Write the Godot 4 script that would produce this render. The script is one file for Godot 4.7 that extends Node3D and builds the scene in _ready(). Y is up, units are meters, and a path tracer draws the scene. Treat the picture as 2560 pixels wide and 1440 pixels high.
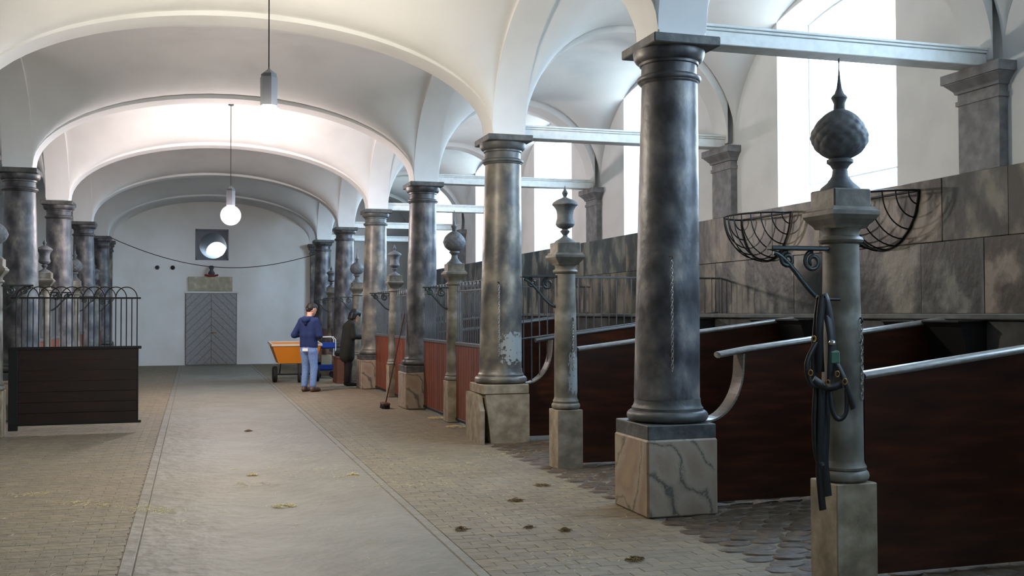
extends Node3D

# Heights and distances in metres; z runs away from the camera in the notes, so a point (x, h, z) stands at Vector3(x, h, -z).
const Z1 := 8.04          # first column in the picture
const BAY := 4.99
const SPRING := 4.0
const TOP := 6.15
const NX0 := -2.44        # nave faces of the imposts
const NX1 := 3.66
const WALL := 7.15        # inner face of the windowed wall
const WALL_FAR := -5.95   # inner face of the other long wall
const END := 35.03
const REAR := -1.94

var used := {}
var M := {}
var rng := RandomNumberGenerator.new()


func zc(i: float) -> float:
	return Z1 + BAY * (i - 1.0)


func P(x: float, h: float, z: float) -> Vector3:
	return Vector3(x, h, -z)


# ------------------------------------------------------------------ naming
func put(o: Node3D, called: String, parent: Node = self) -> Node3D:
	var key := str(parent.get_instance_id()) + called
	var n: int = used.get(key, 0)
	used[key] = n + 1
	o.name = called if n == 0 else "%s_%03d" % [called, n]
	parent.add_child(o)
	return o


func thing(called: String, label: String, category: String, at: Vector3, group := "") -> Node3D:
	var o := Node3D.new()
	put(o, called)
	o.position = at
	tag(o, label, category, group)
	return o


func tag(o: Node3D, label: String, category: String, group := "") -> void:
	o.set_meta("label", label)
	o.set_meta("category", category)
	if group:
		o.set_meta("group", group)


func obj(called: String, mesh: Mesh, material: Material, parent: Node = self, at := Vector3.ZERO) -> MeshInstance3D:
	var o := MeshInstance3D.new()
	o.mesh = mesh
	o.material_override = material
	put(o, called, parent)
	o.position = at
	return o


func struct_root(called: String) -> Node3D:
	var o := Node3D.new()
	put(o, called)
	o.set_meta("kind", "structure")
	return o


# ------------------------------------------------------------------ meshes
class Mb:
	var st := SurfaceTool.new()

	func _init() -> void:
		st.begin(Mesh.PRIMITIVE_TRIANGLES)

	func face(p: Array, out: Vector3, group := -1) -> void:
		var n := Vector3.ZERO
		for i in p.size():
			n += (p[i] as Vector3).cross(p[(i + 1) % p.size()])
		var q := p
		if n.dot(out) < 0.0:
			q = p.duplicate()
			q.reverse()
		for i in range(1, q.size() - 1):
			st.set_smooth_group(group)
			st.add_vertex(q[0])
			st.set_smooth_group(group)
			st.add_vertex(q[i + 1])
			st.set_smooth_group(group)
			st.add_vertex(q[i])

	func done() -> ArrayMesh:
		st.generate_normals()
		return st.commit()

	# a box with chamfered edges
	func box(lo: Vector3, hi: Vector3, c := 0.0) -> Mb:
		var mid := (lo + hi) / 2.0
		if c <= 0.0:
			for a in 3:
				for s in [-1.0, 1.0]:
					var o := Vector3.ZERO
					o[a] = s
					var pts := []
					for k in [[-1, -1], [1, -1], [1, 1], [-1, 1]]:
						var v := Vector3.ZERO
						v[a] = hi[a] if s > 0 else lo[a]
						v[(a + 1) % 3] = hi[(a + 1) % 3] if k[0] > 0 else lo[(a + 1) % 3]
						v[(a + 2) % 3] = hi[(a + 2) % 3] if k[1] > 0 else lo[(a + 2) % 3]
						pts.append(v)
					face(pts, o)
			return self
		for a in 3:
			for s in [-1.0, 1.0]:
				var o := Vector3.ZERO
				o[a] = s
				var pts := []
				for k in [[-1, -1], [1, -1], [1, 1], [-1, 1]]:
					pts.append(_corner(lo, hi, a, s, k[0], k[1], c))
				face(pts, o)
		for a in 3:
			var b := (a + 1) % 3
			var d := (a + 2) % 3
			for s in [-1.0, 1.0]:
				for t in [-1.0, 1.0]:
					# the edge along d between the faces a and b
					var pts := [_corner(lo, hi, a, s, t, -1, c), _corner(lo, hi, a, s, t, 1, c), _corner(lo, hi, b, t, 1, s, c), _corner(lo, hi, b, t, -1, s, c)]
					var o := Vector3.ZERO
					o[a] = s
					o[b] = t
					face(pts, o)
		for x in [-1.0, 1.0]:
			for y in [-1.0, 1.0]:
				for z in [-1.0, 1.0]:
					face([_corner(lo, hi, 0, x, y, z, c), _corner(lo, hi, 1, y, z, x, c), _corner(lo, hi, 2, z, x, y, c)], Vector3(x, y, z))
		return self

	func _corner(lo: Vector3, hi: Vector3, a: int, s: float, k1: float, k2: float, c: float) -> Vector3:
		var v := Vector3.ZERO
		v[a] = hi[a] if s > 0 else lo[a]
		v[(a + 1) % 3] = hi[(a + 1) % 3] - c if k1 > 0 else lo[(a + 1) % 3] + c
		v[(a + 2) % 3] = hi[(a + 2) % 3] - c if k2 > 0 else lo[(a + 2) % 3] + c
		return v

	# profile of [radius, height] from bottom to top; flat = square or faceted blocks
	func lathe(prof: Array, segs := 32, flat := false, phase := 0.0, bump = null) -> Mb:
		var g := 1
		var rings := []
		for p in prof:
			var ring := []
			for i in segs:
				var t := phase + TAU * i / segs
				var r: float = p[0]
				if bump != null:
					r *= bump.call(t, p[1])
				ring.append(Vector3(cos(t) * r, p[1], sin(t) * r))
			rings.append(ring)
		for k in prof.size() - 1:
			if k > 0:
				var a := Vector2(prof[k][0] - prof[k - 1][0], prof[k][1] - prof[k - 1][1])
				var b := Vector2(prof[k + 1][0] - prof[k][0], prof[k + 1][1] - prof[k][1])
				if absf(a.angle_to(b)) > 0.6:
					g += 1
			var slope := Vector2(prof[k + 1][1] - prof[k][1], -(prof[k + 1][0] - prof[k][0]))
			if slope.length() < 1e-6:
				continue
			for i in segs:
				var j := (i + 1) % segs
				var t := phase + TAU * (i + 0.5) / segs
				var pts := []
				for v in [rings[k][i], rings[k][j], rings[k + 1][j], rings[k + 1][i]]:
					if pts.is_empty() or not (pts[-1] as Vector3).is_equal_approx(v) and not (pts[0] as Vector3).is_equal_approx(v):
						pts.append(v)
				if pts.size() > 2:
					face(pts, Vector3(cos(t) * slope.x, slope.y, sin(t) * slope.x), -1 if flat else g)
		for e in [0, prof.size() - 1]:
			if prof[e][0] > 1e-4:
				face(rings[e], Vector3.DOWN if e == 0 else Vector3.UP)
		return self

	# outline in x, y drawn out along z from z0 to z1
	func extrude(poly: PackedVector2Array, z0: float, z1: float, smooth := false) -> Mb:
		var ccw := not Geometry2D.is_polygon_clockwise(poly)
		for i in poly.size():
			var a := poly[i]
			var b := poly[(i + 1) % poly.size()]
			var n := Vector2(b.y - a.y, a.x - b.x) * (1.0 if ccw else -1.0)
			face([Vector3(a.x, a.y, z0), Vector3(b.x, b.y, z0), Vector3(b.x, b.y, z1), Vector3(a.x, a.y, z1)], Vector3(n.x, n.y, 0), 1 if smooth else -1)
		var t := Geometry2D.triangulate_polygon(poly)
		for i in range(0, t.size(), 3):
			for z in [z0, z1]:
				face([Vector3(poly[t[i]].x, poly[t[i]].y, z), Vector3(poly[t[i + 1]].x, poly[t[i + 1]].y, z), Vector3(poly[t[i + 2]].x, poly[t[i + 2]].y, z)], Vector3(0, 0, z * 2.0 - z0 - z1))
		return self

	# a round or flattened bar along a path; wide and thick are half sizes, up gives the direction of thick
	func bar(path: Array, wide: float, thick := -1.0, segs := 8, closed := false, up := Vector3.ZERO, taper := 1.0) -> Mb:
		if thick < 0.0:
			thick = wide
		var n := path.size()
		var rings := []
		var mids := []
		var ref := up
		for i in n:
			var a: Vector3 = path[(i - 1 + n) % n] if closed else path[maxi(i - 1, 0)]
			var b: Vector3 = path[(i + 1) % n] if closed else path[mini(i + 1, n - 1)]
			var t := (b - a).normalized()
			if up == Vector3.ZERO:
				if i == 0:
					ref = Vector3.UP if absf(t.y) < 0.9 else Vector3.RIGHT
				ref = (ref - t * ref.dot(t)).normalized()
			else:
				ref = (up - t * up.dot(t)).normalized()
			var s := t.cross(ref)
			var f := lerpf(1.0, taper, float(i) / maxf(1.0, n - 1.0))
			var ring := []
			for k in segs:
				var w := TAU * (k + 0.5) / segs
				ring.append(path[i] + s * cos(w) * wide * f + ref * sin(w) * thick * f)
			rings.append(ring)
			mids.append(path[i])
		for i in (n if closed else n - 1):
			var j := (i + 1) % n
			for k in segs:
				var l := (k + 1) % segs
				var c: Vector3 = (rings[i][k] + rings[i][l] + rings[j][k] + rings[j][l]) / 4.0
				face([rings[i][k], rings[i][l], rings[j][l], rings[j][k]], c - (mids[i] + mids[j]) / 2.0, 1 if segs > 4 else -1)
		if not closed:
			face(rings[0], mids[0] - mids[1])
			face(rings[n - 1], mids[n - 1] - mids[n - 2])
		return self


func box_mesh(size: Vector3, c := 0.0) -> ArrayMesh:
	return Mb.new().box(-size / 2.0, size / 2.0, c).done()


# a rectangular block against a wall, drawn through [height, half width, projection]
func loft(prof: Array) -> Mb:
	var mb := Mb.new()
	var ring := func(p: Array) -> Array: return [Vector3(0, p[0], -p[1]), Vector3(-p[2], p[0], -p[1]), Vector3(-p[2], p[0], p[1]), Vector3(0, p[0], p[1])]
	for k in prof.size() - 1:
		var a: Array = ring.call(prof[k])
		var b: Array = ring.call(prof[k + 1])
		var out := [Vector3(0, 0, -1), Vector3(-1, 0, 0), Vector3(0, 0, 1)]
		for i in 3:
			var n: Vector3 = out[i] * maxf(prof[k + 1][0] - prof[k][0], .001) + Vector3.DOWN * (prof[k + 1][1] - prof[k][1])
			mb.face([a[i], a[i + 1], b[i + 1], b[i]], n)
	mb.face(ring.call(prof[0]), Vector3.DOWN)
	mb.face(ring.call(prof[-1]), Vector3.UP)
	return mb


func box_at(called: String, lo: Vector3, hi: Vector3, material: Material, parent: Node, c := 0.0) -> MeshInstance3D:
	var mid := (lo + hi) / 2.0
	var half := (hi - lo).abs() / 2.0
	return obj(called, Mb.new().box(-half, half, c).done(), material, parent, mid)


func arc(cx: float, cy: float, rx: float, ry: float, a0: float, a1: float, n: int) -> PackedVector2Array:
	var out := PackedVector2Array()
	for i in n + 1:
		var t := lerpf(a0, a1, float(i) / n)
		out.append(Vector2(cx + cos(t) * rx, cy + sin(t) * ry))
	return out


# ------------------------------------------------------------------ materials
func noise_tex(seed_: int, freq: float, ramp: Array, octaves := 5, warp := 0.0, ridged := false, size := 512) -> NoiseTexture2D:
	var n := FastNoiseLite.new()
	n.seed = seed_
	n.noise_type = FastNoiseLite.TYPE_SIMPLEX_SMOOTH
	n.frequency = freq
	n.fractal_octaves = octaves
	n.fractal_type = FastNoiseLite.FRACTAL_RIDGED if ridged else FastNoiseLite.FRACTAL_FBM
	if warp > 0.0:
		n.domain_warp_enabled = true
		n.domain_warp_amplitude = warp
		n.domain_warp_frequency = freq * 0.8
	var t := NoiseTexture2D.new()
	t.width = size
	t.height = size
	t.seamless = true
	t.noise = n
	if ramp:
		var g := Gradient.new()
		var off := PackedFloat32Array()
		var col := PackedColorArray()
		for r in ramp:
			off.append(r[0])
			col.append(r[1])
		g.offsets = off
		g.colors = col
		t.color_ramp = g
	else:
		t.as_normal_map = true
		t.bump_strength = 6.0
	return t


func mat(called: String, color: Color, rough: float, tex: Texture2D = null, scale := Vector3.ONE, normal: Texture2D = null, depth := 0.0, metal := 0.0) -> StandardMaterial3D:
	var m := StandardMaterial3D.new()
	m.resource_name = called
	m.albedo_color = color
	m.roughness = rough
	m.metallic = metal
	if tex:
		m.albedo_texture = tex
	if normal:
		m.normal_enabled = true
		m.normal_texture = normal
		m.normal_scale = depth
	if tex or normal:
		m.uv1_triplanar = true
		m.uv1_world_triplanar = true
		m.uv1_scale = scale
	M[called] = m
	return m


func materials() -> void:
	var fine := noise_tex(3, 0.03, [], 4)
	var rough := noise_tex(4, 0.012, [], 5)
	mat("plaster", Color(1, 1, 1), 0.8, noise_tex(11, 0.006, [[0.0, Color(.81, .815, .815)], [0.45, Color(.865, .87, .87)], [1.0, Color(.89, .895, .895)]], 5), Vector3.ONE * 0.22, rough, 0.12)
	mat("end_plaster", Color(1, 1, 1), 0.7, noise_tex(12, 0.006, [[0.0, Color(.87, .87, .845)], [0.5, Color(.905, .905, .895)], [1.0, Color(.92, .92, .915)]], 5), Vector3.ONE * 0.2, rough, 0.15)
	mat("beam_paint", Color(.88, .89, .88), 0.5, noise_tex(13, 0.02, [[0.0, Color(.93, .93, .93)], [0.6, Color(1, 1, 1)], [1.0, Color(1, 1, 1)]], 4), Vector3.ONE * 0.7)
	mat("column_stone", Color(1, 1, 1), 0.45, noise_tex(21, 0.010, [[0.0, Color(.12, .12, .13)], [0.30, Color(.205, .205, .22)], [0.5, Color(.305, .305, .325)], [0.68, Color(.39, .385, .385)], [1.0, Color(.60, .58, .54)]], 8, 14.0), Vector3(0.8, 0.5, 0.8), rough, 0.35)
	mat("worn_stone", Color(1, 1, 1), 0.42, noise_tex(22, 0.008, [[0.0, Color(.16, .16, .165)], [0.36, Color(.28, .28, .28)], [0.56, Color(.40, .385, .35)], [1.0, Color(.66, .63, .57)]], 7, 14.0), Vector3(0.6, 0.45, 0.6), rough, 0.3)
	mat("slab_stone", Color(1, 1, 1), 0.5, noise_tex(23, 0.012, [[0.0, Color(.20, .21, .21)], [0.5, Color(.29, .30, .30)], [1.0, Color(.40, .40, .39)]], 5), Vector3.ONE * 0.9, fine, 0.2)
	mat("pilaster_stone", Color(1, 1, 1), 0.6, noise_tex(24, 0.012, [[0.0, Color(.36, .365, .38)], [0.5, Color(.46, .465, .48)], [1.0, Color(.56, .56, .56)]], 5), Vector3.ONE * 0.8, fine, 0.2)
	mat("vein_marble", Color(1, 1, 1), 0.45, noise_tex(25, 0.0055, [[0.0, Color(.62, .55, .44)], [0.35, Color(.55, .47, .41)], [0.80, Color(.62, .565, .50)], [0.93, Color(.55, .50, .44)], [0.98, Color(.38, .36, .33)], [1.0, Color(.30, .29, .28)]], 1, 70.0, true), Vector3(0.62, 0.5, 0.62), rough, 0.2)
	mat("post_stone", Color(1, 1, 1), 0.55, noise_tex(26, 0.009, [[0.0, Color(.22, .21, .19)], [0.33, Color(.34, .325, .285)], [0.55, Color(.43, .415, .37)], [0.75, Color(.53, .52, .49)], [1.0, Color(.66, .66, .64)]], 7, 22.0), Vector3(0.6, 0.5, 0.6), rough, 0.3)
	mat("pedestal_stone", Color(1, 1, 1), 0.6, noise_tex(27, 0.012, [[0.0, Color(.42, .38, .31)], [0.5, Color(.54, .49, .41)], [1.0, Color(.64, .60, .52)]], 6, 10.0), Vector3.ONE * 0.8, rough, 0.3)
	mat("finial_stone", Color(1, 1, 1), 0.7, noise_tex(28, 0.012, [[0.0, Color(.24, .25, .265)], [0.5, Color(.35, .365, .38)], [1.0, Color(.50, .515, .52)]], 5), Vector3.ONE * 1.2, fine, 0.3)
	for i in 4:
		var a: Array = [[Color(.13, .155, .15), Color(.26, .275, .25), Color(.45, .445, .40)], [Color(.18, .175, .155), Color(.31, .30, .25), Color(.46, .435, .37)], [Color(.11, .145, .145), Color(.21, .24, .235), Color(.40, .41, .385)], [Color(.19, .175, .155), Color(.34, .315, .275), Color(.50, .465, .42)]][i]
		mat("dado_%d" % i, Color(1, 1, 1), 0.4, noise_tex(31 + i, 0.006, [[0.0, a[0]], [0.36, a[0]], [0.5, a[1]], [0.68, a[2]], [1.0, a[2]]], 7, 50.0), Vector3(.5, .36, .5) * (0.9 + 0.12 * i), fine, 0.1)
	mat("ledge_stone", Color(1, 1, 1), 0.5, noise_tex(36, 0.01, [[0.0, Color(.24, .26, .26)], [0.5, Color(.33, .35, .35)], [1.0, Color(.44, .44, .42)]], 5), Vector3.ONE * 0.6)
	mat("low_wall", Color(1, 1, 1), 0.6, noise_tex(37, 0.01, [[0.0, Color(.16, .17, .17)], [0.5, Color(.24, .25, .25)], [1.0, Color(.32, .32, .31)]], 5), Vector3.ONE * 0.6)
	var grain := noise_tex(41, 0.01, [[0.0, Color(.115, .055, .03)], [0.45, Color(.175, .085, .043)], [0.7, Color(.225, .108, .052)], [1.0, Color(.29, .145, .07)]], 6, 10.0)
	mat("stall_wood", Color(1, 1, 1), 0.3, grain, Vector3(0.25, 1.6, 1.6))
	mat("door_wood", Color(.62, .6, .6), 0.45, grain, Vector3(0.25, 1.6, 1.6))
	for i in 3:
		mat("box_wood_%d" % i, [Color(1, 1, 1), Color(.9, .86, .85), Color(1.0, .93, .88)][i], 0.45, noise_tex(43 + i, 0.012, [[0.0, Color(.31, .15, .095)], [0.5, Color(.42, .20, .12)], [1.0, Color(.50, .26, .16)]], 5, 8.0), Vector3(2.2, 0.3, 2.2))
	mat("rail_metal", Color(.62, .61, .59), 0.3, noise_tex(47, 0.02, [[0.0, Color(.7, .7, .7)], [1.0, Color(1, 1, 1)]], 4), Vector3(1, 4, 4))
	mat("rail_wood", Color(.50, .46, .42), 0.28, noise_tex(48, 0.02, [[0.0, Color(.7, .7, .7)], [1.0, Color(1, 1, 1)]], 4), Vector3(0.6, 4, 4))
	mat("grey_iron", Color(.36, .37, .38), 0.4, null, Vector3.ONE, null, 0.0, 0.4)
	mat("dark_iron", Color(.10, .105, .11), 0.5, null, Vector3.ONE, null, 0.0, 0.4)
	mat("bracket_iron", Color(.24, .27, .27), 0.4, null, Vector3.ONE, null, 0.0, 0.5)
	mat("chain_steel", Color(.72, .72, .70), 0.25, null, Vector3.ONE, null, 0.0, 0.9)
	mat("brass", Color(.55, .40, .20), 0.45, null, Vector3.ONE, null, 0.0, 0.8)
	mat("leather", Color(.055, .05, .05), 0.5)
	mat("green_pad", Color(.22, .36, .29), 0.8)
	mat("concrete", Color(1, 1, 1), 0.62, noise_tex(51, 0.008, [[0.0, Color(.43, .41, .365)], [0.5, Color(.465, .445, .398)], [1.0, Color(.495, .475, .428)]], 6), Vector3.ONE * 0.33, fine, 0.35)
	mat("mortar", Color(1, 1, 1), 0.85, noise_tex(52, 0.02, [[0.0, Color(.40, .37, .315)], [1.0, Color(.47, .435, .37)]], 5), Vector3.ONE * 0.8, fine, 0.4)
	for i in 3:
		var c: Color = [Color(.97, .97, .97), Color(1.0, .99, .97), Color(.94, .94, .95)][i]
		mat("paver_%d" % i, c, 0.7, noise_tex(53 + i, 0.015, [[0.0, Color(.43, .39, .32)], [0.5, Color(.475, .432, .355)], [1.0, Color(.515, .47, .39)]], 5), Vector3.ONE * 0.5, fine, 0.4)
		mat("cobble_%d" % i, c, 0.6, noise_tex(57 + i, 0.015, [[0.0, Color(.20, .16, .115)], [0.5, Color(.31, .25, .18)], [1.0, Color(.42, .35, .265)]], 5), Vector3.ONE * 1.0, fine, 0.5)
	mat("limewash", Color(.56, .57, .56), 0.7)
	mat("stall_earth", Color(.27, .225, .17), 0.9)
	mat("straw", Color(.86, .79, .60), 0.8)
	mat("dung", Color(.42, .335, .19), 0.9)
	mat("grey_door", Color(.62, .63, .64), 0.55, noise_tex(61, 0.02, [[0.0, Color(.9, .9, .9)], [1.0, Color(1, 1, 1)]], 4), Vector3.ONE)
	mat("grey_groove", Color(.33, .34, .35), 0.7)
	mat("plaque_stone", Color(1, 1, 1), 0.6, noise_tex(62, 0.012, [[0.0, Color(.62, .60, .50)], [0.6, Color(.68, .66, .57)], [1.0, Color(.82, .80, .72)]], 4), Vector3.ONE * 0.6)
	mat("oculus_paint", Color(.42, .44, .48), 0.5)
	mat("oculus_dark", Color(.30, .31, .34), 0.6)
	mat("red_paint", Color(.55, .16, .14), 0.6)
	mat("lamp_cap", Color(.34, .35, .38), 0.5)
	mat("cord", Color(.13, .13, .13), 0.7)
	mat("frame_white", Color(.86, .87, .87), 0.5)
	var glass := mat("glass", Color(.95, .98, 1.0, 0.06), 0.05)
	glass.transparency = BaseMaterial3D.TRANSPARENCY_ALPHA
	mat("cart_yellow", Color(.80, .47, .07), 0.45)
	mat("cart_rim", Color(.80, .76, .68), 0.5)
	mat("rubber", Color(.05, .05, .05), 0.8)
	mat("blue_plastic", Color(.06, .22, .55), 0.4)
	mat("tin", Color(.62, .60, .50), 0.6)
	mat("chest_wood", Color(.36, .22, .16), 0.7)
	mat("broom_handle", Color(.32, .17, .10), 0.5)
	mat("bristle", Color(.10, .075, .055), 0.9)
	mat("skin", Color(.80, .58, .48), 0.55)
	mat("hair_brown", Color(.10, .065, .045), 0.6)
	mat("hair_black", Color(.04, .035, .035), 0.55)
	mat("navy", Color(.085, .165, .36), 0.85, noise_tex(71, 0.02, [[0.0, Color(.8, .8, .8)], [1.0, Color(1, 1, 1)]], 4), Vector3.ONE * 2)
	mat("jeans", Color(.50, .60, .76), 0.85, noise_tex(72, 0.02, [[0.0, Color(.7, .72, .76)], [0.6, Color(.92, .95, 1)], [1.0, Color(1, 1, 1)]], 5), Vector3.ONE * 2.5)
	mat("white_cloth", Color(.88, .88, .87), 0.8)
	mat("shoe_brown", Color(.36, .26, .2), 0.6)
	mat("coat_dark", Color(.115, .12, .105), 0.9)
	mat("trousers_dark", Color(.10, .075, .08), 0.9)
	mat("phone_case", Color(.75, .76, .78), 0.3)


func _ready() -> void:
	rng.seed = 7
	# ---- camera
	var cam := Camera3D.new()
	cam.name = "camera"
	add_child(cam)
	cam.position = Vector3(0, 1.66, 0)
	cam.rotation = Vector3(deg_to_rad(1.356), deg_to_rad(-16.996), deg_to_rad(-0.152))
	cam.keep_aspect = Camera3D.KEEP_HEIGHT
	cam.fov = rad_to_deg(2.0 * atan(720.0 / 2600.0))
	cam.near = 0.05
	cam.far = 400.0
	# ---- sky and exposure
	var env := Environment.new()
	var sky := Sky.new()
	var sm := ProceduralSkyMaterial.new()
	sm.sky_top_color = Color(.74, .87, 1.0)
	sm.sky_horizon_color = Color(.80, .91, 1.0)
	sm.ground_bottom_color = Color(.42, .44, .44)
	sm.ground_horizon_color = Color(.42, .44, .44)
	sm.sun_angle_max = 1.0
	sky.sky_material = sm
	env.background_mode = Environment.BG_SKY
	env.sky = sky
	env.background_energy_multiplier = 34.0
	env.tonemap_mode = Environment.TONE_MAPPER_LINEAR
	env.tonemap_exposure = 0.9
	env.sdfgi_enabled = true
	env.ssao_enabled = true
	env.ssil_enabled = true
	var we := WorldEnvironment.new()
	we.name = "environment"
	we.environment = env
	add_child(we)

	materials()
	build_ceiling()
	build_walls()
	build_floor()
	build_columns()
	build_posts()
	build_stalls()
	build_lamps()
	build_end_wall()
	build_small_things()
	build_people()
	build_litter()


# ------------------------------------------------------------------ shell
func vault(x0: float, x1: float, z0: float, z1: float, across: float, along: float, p := 6.0) -> ArrayMesh:
	var mb := Mb.new()
	var n := 26
	var pts := []
	for i in n + 1:
		var u := -cos(PI * i / n)
		var row := []
		for j in n + 1:
			var w := -cos(PI * j / n)
			var a := across * sqrt(maxf(0.0, 1.0 - u * u))
			var b := along * sqrt(maxf(0.0, 1.0 - w * w))
			var y := SPRING + pow(pow(a, p) + pow(b, p), 1.0 / p)
			row.append(P(lerpf(x0, x1, (u + 1) / 2), y, lerpf(z0, z1, (w + 1) / 2)))
		pts.append(row)
	for i in n:
		for j in n:
			mb.face([pts[i][j], pts[i + 1][j], pts[i + 1][j + 1], pts[i][j + 1]], Vector3.DOWN, 0)
	return mb.done()


# a wall with an arched opening below: spans a0..a1 on one axis, is t0..t1 thick on the other
func arch_wall(a0: float, a1: float, t0: float, t1: float, rise: float, along_x: bool) -> ArrayMesh:
	var mb := Mb.new()
	var n := 36
	var V := func(a: float, h: float, t: float) -> Vector3: return P(a, h, t) if along_x else P(t, h, a)
	var side: Vector3 = (V.call(0.0, 0.0, 1.0) - V.call(0.0, 0.0, 0.0))
	for i in n:
		var p0 := PI - PI * i / n
		var p1 := PI - PI * (i + 1) / n
		var c := (a0 + a1) / 2
		var r := (a1 - a0) / 2
		var A := c + r * cos(p0)
		var B := c + r * cos(p1)
		var hA := SPRING + rise * sin(p0)
		var hB := SPRING + rise * sin(p1)
		mb.face([V.call(A, hA, t0), V.call(B, hB, t0), V.call(B, TOP, t0), V.call(A, TOP, t0)], -side)
		mb.face([V.call(A, hA, t1), V.call(B, hB, t1), V.call(B, TOP, t1), V.call(A, TOP, t1)], side)
		mb.face([V.call(A, hA, t0), V.call(B, hB, t0), V.call(B, hB, t1), V.call(A, hA, t1)], V.call(c, SPRING - 1.0, (t0 + t1) / 2) - V.call((A + B) / 2, (hA + hB) / 2, (t0 + t1) / 2), 1)
	mb.face([V.call(a0, TOP, t0), V.call(a1, TOP, t0), V.call(a1, TOP, t1), V.call(a0, TOP, t1)], Vector3.UP)
	return mb.done()


func build_ceiling() -> void:
	var c := struct_root("ceiling")
	var pl: Material = M.plaster
	box_at("roof_slab", P(-6.7, TOP, REAR - .6), P(7.9, TOP + .3, END + .7), pl, c)
	var r0 := NX1 + .44     # aisle face of the windowed arcade
	var l0 := NX0 - .44
	for i in range(-1, 7):
		var a := zc(i) + .22
		var b := zc(i + 1) - .22
		var low := 1.62
		if i == 6:
			b = END
			low = 1.0
		elif i == -1:
			a = REAR
		obj("nave_vault", vault(NX0, NX1, a, b, 1.28, low), pl, c)
		obj("aisle_vault", vault(r0, WALL, a, b, 1.52, low), pl, c)
		obj("aisle_vault", vault(WALL_FAR, l0, a, b, 1.52, low), pl, c)
		obj("arcade_arch", arch_wall(a, b, NX1, r0, low - .07, false), pl, c)
		obj("arcade_arch", arch_wall(a, b, l0, NX0, low - .07, false), pl, c)
	for i in range(0, 7):
		var z := zc(i)
		obj("transverse_arch", arch_wall(NX0, NX1, z - .22, z + .22, 1.22, true), pl, c)
		obj("transverse_arch", arch_wall(r0, WALL - .1, z - .2, z + .2, 1.42, true), pl, c)
		obj("transverse_arch", arch_wall(WALL_FAR + .1, l0, z - .2, z + .2, 1.42, true), pl, c)
		box_at("impost", P(NX1, 3.945, z - .22), P(r0, TOP, z + .22), pl, c, .012)
		box_at("impost", P(l0, 3.945, z - .22), P(NX0, TOP, z + .22), pl, c, .012)


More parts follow.
